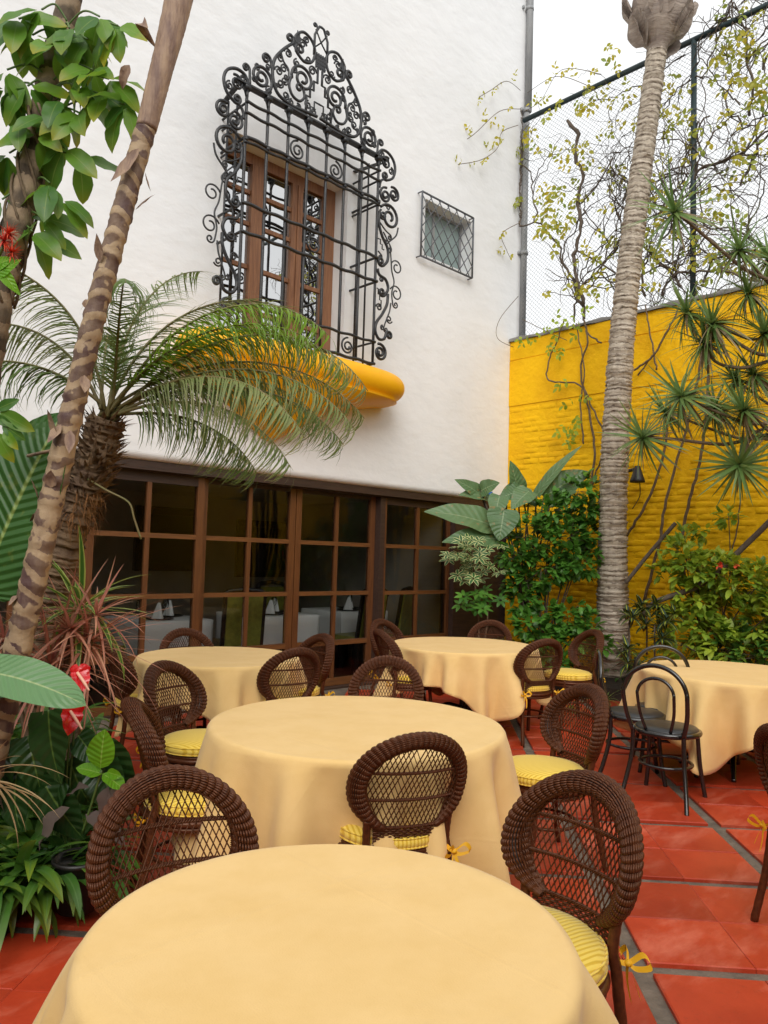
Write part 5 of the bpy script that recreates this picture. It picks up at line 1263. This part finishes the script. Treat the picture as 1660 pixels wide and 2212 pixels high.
# dim filler foliage deep in the left bed
mb = MB()
for k in range(700):
    px, py, dd = RND.uniform(-120, 190), RND.uniform(1560, 1960), RND.uniform(3.5, 4.6); p = S(px, py, dd)
    if p.z < .08: p.z = RND.uniform(.1, .5)
    V, Q, U = leaf(RND.uniform(.12, .3), RND.uniform(.03, .08), RND.choice(('lance', 'strap', 'oval')), 5, RND.uniform(.4, 1.4), .2, .05, k % 16, 3, k); mb.add(V, Q, None, U, frame(p, rdir(RND, -.2, .9)))
tag(mb.build('undergrowth', m_strap), 'dense dark undergrowth deep in the left bed', 'undergrowth', kind='stuff')
# ------------------------------------------------------------------ right-hand palm against the yellow wall
RB = S(1326, 1440, 8.75); RB.z = .15
rp = thing('tall_palm', 'tall grey-brown ringed palm trunk in front of the yellow wall', 'palm', RB)
mb, _ = trunk_tube([RB, S(1324, 1330, 8.75), S(1325, 1100, 8.75), S(1336, 850, 8.75), S(1352, 650, 8.75), S(1375, 450, 8.75), S(1398, 280, 8.75), S(1420, 110, 8.75)], [.205, .175, .156, .154, .142, .135, .126, .115, .11], .03, .085, 24, 12, 9, .06)
mb.build('trunk', m_greybark, rp)
c = S(1421, 95, 8.75); mb = MB()
prof = [(.10, -.12), (.12, -.02), (.24, .10), (.31, .26), (.33, .45), (.30, .75), (.22, 1.1)]
ax2 = (S(1430, 0, 8.75) - S(1415, 160, 8.75)).normalized(); Mx = frame(c, -FWD, ax2)
mb.lathe(prof, 26, Mx); V = mb.V[0]; V += NPR.normal(0, .006, V.shape); mb.build('crown_boot', m_sheath2 if 'm_sheath2' in globals() else m_bootgrey, rp) if False else None
m_bootgrey = mat('grey_boot', (.44, .37, .31), (.26, .21, .18), rough=.8, scale=4, stretch=(1, 1, 5), bump=.5, bscale=9)
mb.build('crown_boot', m_bootgrey, rp)
for k in range(16):                                    # overlapping dry sheaths of the boot
    a = k * 2.4; t = (k % 8) / 8; o = Vector((math.cos(a), math.sin(a), 0)); p = c + ax2 * (-.1 + .5 * t) + o * (.13 + .16 * t)
    V, Q, U = leaf(.42, .30, 'oval', 8, -.25, .5, .06, 0, 5, k); mb = MB(); mb.add(V, Q, None, U, frame(p, ax2 + o * .35, o)); mb.build('sheath', m_bootgrey, rp)

# ------------------------------------------------------------------ dracaena with spiky heads reaching in from the right
DB = Vector((7.75, 1.9, .15))
dr = thing('dracaena_tree', 'branching dracaena with many spiky green leaf heads before the yellow wall', 'tree', DB)
heads = [(1459, 459, 6.7, 1.15), (1598, 540, 6.9, .9), (1485, 675, 7.2, .85), (1541, 699, 7.0, 1.0), (1525, 744, 7.1, .85), (1474, 857, 6.9, 1.0), (1609, 886, 6.8, 1.0), (1390, 945, 7.1, .95), (1598, 1003, 6.9, 1.0), (1547, 883, 7.2, .8), (1630, 810, 7.2, .9), (1618, 635, 7.1, .85), (1653, 719, 7.0, .9), (1590, 820, 7.4, .7), (1440, 890, 7.5, .8), (1665, 560, 7.2, .9), (1680, 950, 7.0, .9)]
knots = {0: [(1760, 700, 7.0), (1600, 575, 6.9), (1500, 490, 6.75)], 1: [(1760, 700, 7.0), (1660, 610, 7.0)], 7: [(1720, 960, 7.0), (1560, 960, 7.1), (1450, 948, 7.1)], 8: [(1720, 960, 7.0), (1640, 930, 7.0)], 3: [(1760, 800, 7.0), (1640, 765, 7.0), (1580, 730, 7.0)], 4: [(1760, 800, 7.0), (1600, 795, 7.1), (1545, 780, 7.1)]}
for k, (px, py, dd, sc) in enumerate(heads):
    c = S(px, py, dd); kn = [S(*q_) for q_ in knots.get(k, [(1740, py + 90, dd), ((px + 1740) / 2, py + 55, dd)])]
    nx = kn[-1]; axd = (c - nx).normalized() + Vector((0, 0, .55)) - FWD * .25
    mb = MB(); pts = catmull([DB + Vector((RND.uniform(-.1, .1), RND.uniform(-.1, .1), .0))] + [Vector((kn[0].x + .1, kn[0].y, kn[0].z * .5))] + kn + [c], 8)
    mb.tube(pts, list(np.linspace(.026, .011, len(pts))), 7); mb.build('branch', m_stem, dr)
    rosette(dr, c, 40 + (k * 7) % 22, .46 * sc, .034, m_drac, .3 + .09 * (k % 6), 60 + k, axd + rdir(RND) * .35, -.6 - .06 * (k % 4), 1.0, old=m_drac_old, nold=22 if k in (3, 5, 6, 9, 14, 10) else 12)
# dark stems crossing low on the right
for pts, r in (([(1700, 1090, 7.4), (1620, 1170, 7.6), (1520, 1260, 7.8), (1420, 1300, 8.0), (1390, 1330, 8.1)], .03), ([(1460, 1130, 8.3), (1400, 1200, 8.35), (1352, 1260, 8.4)], .022)):
    mb = MB(); mb.tube(catmull([S(*p) for p in pts], 6), r, 7); mb.build('low_branch', m_stemd, dr)

# ------------------------------------------------------------------ climbing vine on the fence and wall
vn = thing('climbing_vine', 'twiggy climbing vine with yellowing leaves over the fence and yellow wall', 'vine', (8.45, 5.2, .15))
mb = MB(); xw = XY - .06
wall_st = [([(1392, 1300), (1425, 1170), (1440, 1080), (1500, 860), (1520, 740)], .02), ([(1470, 1180), (1490, 1080), (1520, 960), (1530, 760), (1520, 640)], .02), ([(1352, 1160), (1395, 1090), (1430, 1000), (1450, 860)], .018),
           ([(1275, 1060), (1285, 980), (1275, 900), (1255, 800), (1270, 740), (1262, 690)], .017), ([(1300, 1060), (1310, 960), (1280, 880), (1250, 830), (1185, 820), (1190, 770), (1205, 735), (1220, 690)], .013), ([(1262, 960), (1255, 880), (1262, 800), (1245, 700)], .012),
           ([(1280, 1050), (1300, 990), (1330, 940)], .012), ([(1300, 740), (1272, 720), (1262, 690)], .013), ([(1368, 800), (1410, 770), (1440, 720), (1470, 660)], .014), ([(1420, 800), (1405, 720), (1395, 660)], .012), ([(1380, 810), (1430, 740), (1455, 690)], .01), ([(1560, 1260), (1590, 1160), (1600, 1060)], .01)]
for pts, r in wall_st:
    P = catmull([Sx(a, b_, xw - RND.uniform(0, .05)) for a, b_ in pts], 7); P = [p + Vector((0, RND.uniform(-.01, .01), RND.uniform(-.01, .01))) for p in P]
    mb = MB(); mb.tube(P, list(np.linspace(r, r * .7, len(P))), 6); mb.build('stem', m_stem, vn)
tw = MB(); tips = []
def walk(p, d, r, steps, lvl):
    pts = [p.copy()]
    for i in range(steps):
        d = (d + Vector((0, RND.uniform(-.55, .55), RND.uniform(-.5, .5)))).normalized(); p = p + d * RND.uniform(.05, .11); p.x = xf + RND.uniform(-.05, .03)
        if p.z > FT + .22 or p.z < YT + .02: d.z *= -1
        if p.y > YW - .06: p.y = YW - .06
        pts.append(p.copy())
        if lvl < 3 and RND.random() < (.26 if lvl < 2 else .15): walk(p.copy(), (d + Vector((0, RND.uniform(-1, 1), RND.uniform(-1, 1)))).normalized(), r * .6, int(steps * RND.uniform(.4, .8)), lvl + 1)
        if RND.random() < .2: tips.append(p.copy())
    if len(pts) > 2: tw.tube(pts, list(np.linspace(r, max(.0022, r * .4), len(pts))), 4, False); tips.append(p)
starts = [Sx(1240, 690, xf), Sx(1262, 690, xf), Sx(1395, 640, xf), Sx(1430, 640, xf), Sx(1470, 620, xf), Sx(1520, 610, xf), Sx(1560, 600, xf), Sx(1640, 560, xf), Sx(1700, 560, xf), Sx(1500, 400, xf), Sx(1620, 250, xf), Sx(1650, 150, xf), Sx(1600, 400, xf)]
for k, p in enumerate(starts): walk(p, Vector((0, RND.uniform(-.3, .3), 1)), .017 if k != 1 else .024, 26 if k < 2 else 24, 0)
for k in range(12): walk(Sx(RND.uniform(1480, 1680), RND.uniform(60, 560), xf), Vector((0, RND.uniform(-1, 1), RND.uniform(-.5, 1))).normalized(), .011, 20, 1)
# one thick dark knotty stem
P = catmull([Sx(a, b_, xf - .04) for a, b_ in ((1262, 660), (1240, 570), (1245, 540), (1255, 480), (1250, 430), (1260, 380), (1240, 330), (1250, 290), (1225, 260))], 5); tw.tube([p + Vector((0, RND.uniform(-.02, .02), 0)) for p in P], [.022 + RND.uniform(-.006, .01) for _ in P], 6)
P = catmull([Sx(a, b_, xf - .04) for a, b_ in ((1245, 540), (1300, 570), (1345, 600))], 5); tw.tube(P, .012, 5); P = catmull([Sx(a, b_, xf - .04) for a, b_ in ((1255, 440), (1290, 400), (1325, 340))], 5); tw.tube(P, .010, 5)
tag(tw.build('twigs', m_stemd, vn), kind='stuff')
lv = MB()
def pinnate(p, d, s_=1.0, n=3, k0=0):
    d = Vector(d).normalized(); L_ = .17 * s_
    sd_ = d.cross(Vector((1, .2, .1))).normalized()
    for i in range(n):
        for sg_ in (1, -1):
            V, Q, U = leaf(.066 * s_ * RND.uniform(.8, 1.2), .042 * s_, 'oval', 3, RND.uniform(.1, .8), .2, 0, (k0 + i) % 16, 3, i); lv.add(V, Q, None, U, frame(p + d * L_ * (i + .6) / n, sd_ * sg_ + d * .6, rdir(RND) + Vector((-1, 0, .3))))
    V, Q, U = leaf(.08 * s_, .045 * s_, 'oval', 3, .4, .2, 0, k0 % 16, 3, 1); lv.add(V, Q, None, U, frame(p + d * L_, d, Vector((-1, 0, .3))))
RND.shuffle(tips)
for k, p in enumerate(tips[:210]): pinnate(p, (RND.uniform(-.5, .1), RND.uniform(-1, 1), RND.uniform(-1, .4)), RND.uniform(.75, 1.25), RND.choice((2, 2, 3)), RND.randrange(16))
for cx_, cy_, n, sx_, sy_ in ((1215, 450, 14, 22, 60), (1210, 480, 10, 30, 15), (1390, 560, 7, 30, 20), (1265, 560, 5, 25, 15), (1250, 330, 10, 35, 40), (1335, 130, 5, 20, 30), (1370, 200, 4, 30, 15), (1600, 90, 16, 50, 40), (1560, 140, 10, 40, 20), (1640, 200, 10, 30, 40), (1450, 240, 10, 25, 60), (1290, 200, 7, 40, 20), (1180, 430, 10, 18, 40), (1440, 400, 8, 30, 60), (1590, 320, 8, 50, 60), (1260, 620, 8, 40, 15), (1230, 230, 8, 40, 15)):
    for k in range(n): pinnate(Sx(cx_ + RND.gauss(0, sx_ * .6), cy_ + RND.gauss(0, sy_ * .6), xf - RND.uniform(0, .15)), (RND.uniform(-.6, .1), RND.uniform(-1, 1), RND.uniform(-1, .5)), RND.uniform(.8, 1.3), 2, RND.randrange(16))
tag(lv.build('vine_leaves', m_vine, vn), kind='stuff')
# sprays that cross over to the white wall
lv = MB(); sw_ = MB()
for pts in (((1125, 195), (1095, 175), (1060, 195), (1035, 210)), ((1125, 235), (1080, 240), (1030, 285), (1010, 300)), ((1120, 270), (1085, 285), (1075, 320), (1040, 345), (990, 355)), ((1125, 480), (1085, 505), (1095, 540), (1105, 560)), ((1120, 640), (1080, 690), (1075, 730), (1110, 750)), ((1130, 690), (1180, 715), (1225, 735)), ((1140, 200), (1200, 165), (1260, 180), (1290, 200)), ((1135, 240), (1170, 215), (1215, 150), (1300, 160))):
    P = catmull([(lambda d: CAM + d * ((YW - .10) / d.y))(FWD + RIGHT * ((a - 830) / FOCAL) - UP * ((b_ - 1106.2) / FOCAL)) if a < 1100 else Sx(a, b_, xf - .15) for a, b_ in pts], 6)
    sw_.tube(P, .0045, 4)
    for p in P[4::3]:
        if pts[0][1] < 600: pinnate(p, (RND.uniform(-.6, 0), RND.uniform(-1, 1), RND.uniform(-1, .5)), RND.uniform(.6, .95), 2, RND.randrange(10))
tag(lv.build('wall_spray_leaves', m_vine, vn), kind='stuff'); tag(sw_.build('wall_spray_stems', m_stem, vn), kind='stuff')
lv = MB()
for px, py in ((1170, 715), (1195, 705), (1150, 730), (1250, 680), (1260, 700), (1215, 745), (1185, 740), (1232, 820), (1240, 900), (1235, 930), (1250, 950), (1225, 915), (1245, 860)):
    for k in range(2): pinnate(Sx(px, py, xw - .05), (-.2, RND.uniform(-1, 1), RND.uniform(-1, .3)), RND.uniform(.7, 1.2), 2, RND.randrange(5))
tag(lv.build('wall_vine_leaves', m_shrub_y, vn), kind='stuff')

# ------------------------------------------------------------------ corner planting
ph = thing('philodendron', 'philodendron with very big grey-green leaves in the corner of the two walls', 'plant', (7.75, 5.75, .15))
PL = [ # base px, tip px, depth, width
    (1062, 1135, 935, 1108, 9.0, .40), (1075, 1165, 970, 1170, 8.9, .34), (1090, 1100, 1080, 1160, 8.9, .38), (1120, 1075, 1105, 1005, 9.3, .26), (1130, 1060, 1085, 1075, 9.2, .28), (1110, 1062, 1155, 1090, 9.2, .30), (1145, 1060, 1110, 1095, 9.1, .28), (1160, 1070, 1245, 975, 9.2, .16), (1175, 1075, 1260, 1025, 9.2, .42), (1190, 1085, 1240, 1065, 9.1, .3), (1060, 1075, 1000, 1070, 9.4, .26), (1040, 1070, 990, 1040, 9.4, .2), (1040, 1060, 1075, 1045, 9.3, .22), (1080, 1070, 1070, 1115, 9.0, .24)]
cen = S(1135, 1330, 9.2)
for k, (ax_, ay_, bx, by, dd, w) in enumerate(PL):
    a = S(ax_, ay_, dd); b_ = S(bx, by, dd - .12); big_leaf(ph, a, b_, w, m_philo, .5, -FWD * .7 + Vector((0, 0, 1)) * RND.uniform(.2, .9), .18, 40 + k, (b_ - a).length * 1.15, .07, 'leaf', 'heart')
    mb = MB(); mb.tube(catmull([cen, cen.lerp(a, .5) + Vector((RND.uniform(-.05, .05), RND.uniform(-.05, .05), .06)), a], 6), .011, 6); mb.build('leaf_stalk', m_stemd, ph)
bl = thing('blue_plastic_strip', 'bright blue bent plastic strip hanging under the corner leaves', 'strip', S(1058, 1065, 9.45))
G = [[tuple(S(a - 6, b_, 9.45)), tuple(S(a + 7 + (b_ - 1060) * .10, b_ - 2, 9.42))] for a, b_ in ((1057, 1064), (1058, 1072), (1060, 1082), (1064, 1092), (1070, 1100), (1074, 1108))]
mb = MB(); mb.grid(G); o = mb.build('plastic', mat('blue_plastic', (.005, .10, .42), rough=.35), bl); so = o.modifiers.new('t', 'SOLIDIFY'); so.thickness = .012
# cream-edged schefflera
sf = thing('variegated_schefflera', 'schefflera with cream-edged leaf whorls beside the glazed doors', 'plant', (6.75, 5.45, 0))
def whorl(parent, c, n, L_, W, m, axis, seed, name='leaf_whorl'):
    q = random.Random(seed); ax_ = Vector(axis).normalized(); mb = MB(); h0 = ax_.orthogonal().normalized()
    for k in range(n):
        h = Matrix.Rotation(k * 2 * PI / n + q.uniform(-.15, .15), 3, ax_) @ h0; V, Q, U = leaf(L_ * q.uniform(.85, 1.1), W, 'oval', 5, .5, .2, 0, (seed + k) % 16, 3, k, .1); mb.add(V, Q, None, U, frame(c + h * .012, h + ax_ * .15, ax_))
    return mb.build(name, m, parent)
for k in range(46):
    px, py = RND.gauss(1022, 30), RND.uniform(1165, 1320); px = min(1082, max(968, px)); c = S(px, py, 8.55 + RND.uniform(-.25, .2)); whorl(sf, c, 7, .105, .042, m_sheff if py < 1270 else m_shrub, Vector((RND.uniform(-.6, .6), RND.uniform(-.6, .6), 1)) - FWD * .6, k)
mb = MB(); mb.tube(catmull([Vector((6.75, 5.45, 0)), S(1035, 1370, 8.6), S(1028, 1280, 8.55), S(1020, 1190, 8.55)], 5), .012, 6); mb.build('stem', m_stem, sf)
mb = MB(); mb.tube(catmull([Vector((6.75, 5.45, 0)), S(1050, 1370, 8.6), S(1055, 1290, 8.55)], 5), .010, 6); mb.build('stem', m_stem, sf)
mb = MB(); pp = Vector((6.75, 5.45, .008)); mb.lathe([(0, 0), (.15, 0), (.20, .30), (.215, .31), (.215, .34), (.185, .34), (.18, .30), (0, .29)], 24, Matrix.Translation(pp)); mb.build('pot', m_dark, sf)

def shrub(name, label, base, blobs, nl, L_, W, m, twig_m, seed, cluster=5, stems=None, flowers=0):
    q = random.Random(seed); t = thing(name, label, 'shrub', base); mb = MB(); tb = MB(); ks = 0
    tot = sum(b_[4] for b_ in blobs)
    for (px, py, dd, rr_, wgt) in blobs:
        c = S(px, py, dd); n = int(nl * wgt / tot / cluster); mid = Vector(base).lerp(c, .55) + Vector((q.uniform(-.08, .08), q.uniform(-.08, .08), 0))
        tb.tube(catmull([Vector(base), mid, c], 5), list(np.linspace(.012, .004, 11)), 5)
        for i in range(n):
            d = rdir(q); p = c + Vector((d.x, d.y, d.z * .8)) * rr_ * q.uniform(.35, 1.0) ** .6; od = (p - c).normalized() + Vector((0, 0, .35)) - FWD * .15
            if i % 3 == 0: tb.tube([c.lerp(p, .2), p], .0025, 3, False)
            for k in range(cluster):
                dl = (od + rdir(q) * .9); V, Q, U = leaf(L_ * q.uniform(.6, 1.15), W * q.uniform(.7, 1.1), 'oval', 4, q.uniform(.1, .9), .2, 0, ks % 16, 3, ks); ks += 1; mb.add(V, Q, None, U, frame(p + rdir(q) * .02, dl, Vector((0, 0, 1)) - FWD * .3))
    tag(mb.build('foliage', m, t), kind='stuff'); tag(tb.build('twigs', twig_m, t), kind='stuff')
    return t
shrub('green_shrub', 'bushy green shrub in the corner between philodendron and palm trunk', S(1180, 1400, 8.9), [(1190, 1110, 9.0, .30, 1.3), (1250, 1060, 8.9, .25, 1), (1270, 1100, 8.9, .2, .8), (1150, 1160, 8.9, .33, 1.5), (1220, 1170, 8.8, .35, 1.8), (1120, 1200, 8.9, .25, 1), (1170, 1230, 8.8, .33, 1.6), (1250, 1215, 8.7, .28, 1.4), (1130, 1260, 8.9, .25, 1), (1200, 1120, 9.1, .3, 1), (1265, 1150, 8.9, .2, .7)], 2300, .118, .064, m_shrub, m_stemd, 71)
shrub('low_green_shrub', 'low green shrub behind the back right wicker chairs', S(1190, 1440, 8.5), [(1140, 1350, 8.5, .2, 1), (1180, 1340, 8.5, .22, 1.1), (1230, 1330, 8.4, .22, 1.1), (1265, 1345, 8.3, .15, .7), (1170, 1385, 8.4, .22, 1), (1240, 1390, 8.3, .2, .9), (1130, 1300, 8.7, .2, .6), (1290, 1390, 8.2, .14, .5), (1200, 1430, 8.2, .2, .8)], 900, .118, .068, m_shrub, m_stemd, 72)
shrub('yellow_green_shrub', 'sprawling yellow-green shrub along the yellow wall behind the right table', S(1540, 1440, 7.9), [(1470, 1195, 8.0, .18, .8), (1500, 1225, 7.9, .25, 1.2), (1545, 1240, 7.8, .28, 1.5), (1590, 1250, 7.7, .28, 1.4), (1640, 1260, 7.5, .3, 1.5), (1500, 1290, 7.9, .25, 1.1), (1560, 1310, 7.8, .28, 1.2), (1480, 1340, 7.8, .22, 1), (1530, 1370, 7.7, .25, 1.2), (1600, 1340, 7.6, .28, 1.1), (1660, 1330, 7.4, .3, 1.2), (1480, 1395, 7.6, .2, .9), (1580, 1400, 7.5, .22, .9), (1440, 1230, 8.1, .12, .4), (1520, 1150, 8.1, .1, .25), (1575, 1115, 8.1, .1, .25), (1480, 1160, 8.2, .1, .25)], 2300, .13, .062, m_shrub_y, m_stemd, 73)
shrub('dark_shrub', 'dark green shrub at the right edge below the yellow-green leaves', S(1640, 1480, 7.4), [(1600, 1395, 7.5, .25, 1), (1650, 1380, 7.4, .3, 1.2), (1690, 1400, 7.3, .3, 1.2), (1640, 1420, 7.3, .25, 1), (1560, 1410, 7.6, .2, .7), (1690, 1300, 7.5, .3, 1)], 800, .10, .05, m_strap, m_stemd, 74)
fw = thing('red_blossoms', 'tiny red blossoms in the yellow-green shrub', 'flowers', S(1565, 1225, 7.5)); mb = MB()
for px, py in ((1556, 1222), (1590, 1222), (1600, 1235)):
    for k in range(9): V, Q, U = leaf(.05, .03, 'oval', 3, .4, .2, 0, 0, 3, k); mb.add(V, Q, None, U, frame(S(px + RND.uniform(-4, 4), py + RND.uniform(-4, 4), 7.45), rdir(RND)))
tag(mb.build('petals', m_redfl2, fw), kind='stuff')
# crotons
for k, (px, py, dd, lb) in enumerate(((1398, 1305, 7.7, 'croton with yellow-striped leaves, topmost of the three by the palm foot'), (1360, 1345, 7.6, 'dark croton left of the others at the palm foot'), (1415, 1350, 7.5, 'croton with yellow-splashed leaves behind the bentwood chairs'), (1372, 1420, 7.3, 'dark low croton behind the edge-on bentwood chair'), (1440, 1330, 7.8, 'croton with reddish dark leaves right of the topmost croton'))):
    b_ = S(px, py + 110, dd); b_.z = max(.12, b_.z); t = thing('croton', lb, 'plant', b_, 0, 'crotons at the palm foot'); c = S(px, py, dd)
    for j in range(3): rosette(t, c + Vector((RND.uniform(-.12, .12), RND.uniform(-.12, .12), RND.uniform(-.16, .08))), 15, .17, .045, m_croton, .7, 90 + 5 * k + j, (0, 0, 1), -.3, .9, prof='lance')
    mb = MB(); mb.tube([b_, c], .009, 5); mb.build('stem', m_stemd, t)
# spider-leaf edging by the bed
for k, (px, py, lb) in enumerate(((1235, 1540, 'small pale grassy plant under the back right table'), (1345, 1560, 'small pale grassy plant behind the black bentwood chair'), (1310, 1520, 'small pale grassy plant between the wicker and bentwood chairs'))):
    b_ = Sz(px, py, 0.0); t = thing('grassy_plant', lb, 'plant', b_, 0, 'grassy edging plants'); rosette(t, b_ + Vector((0, 0, .03)), 26, .24, .012, m_vari, 1.5, 120 + k, (0, 0, 1), .05, .9)
# dim foliage at the foot of the beds
mb = MB()
for k in range(500):
    p = Vector((RND.uniform(7.8, 8.4), RND.uniform(2.2, 6.1), RND.uniform(.12, .55))); V, Q, U = leaf(RND.uniform(.08, .2), RND.uniform(.03, .06), 'lance', 4, RND.uniform(.3, 1.2), .2, 0, k % 16, 3, k); mb.add(V, Q, None, U, frame(p, rdir(RND, -.1, .9)))
tag(mb.build('ground_cover', m_strap), 'low dark ground cover at the foot of the yellow wall', 'ground cover', kind='stuff')
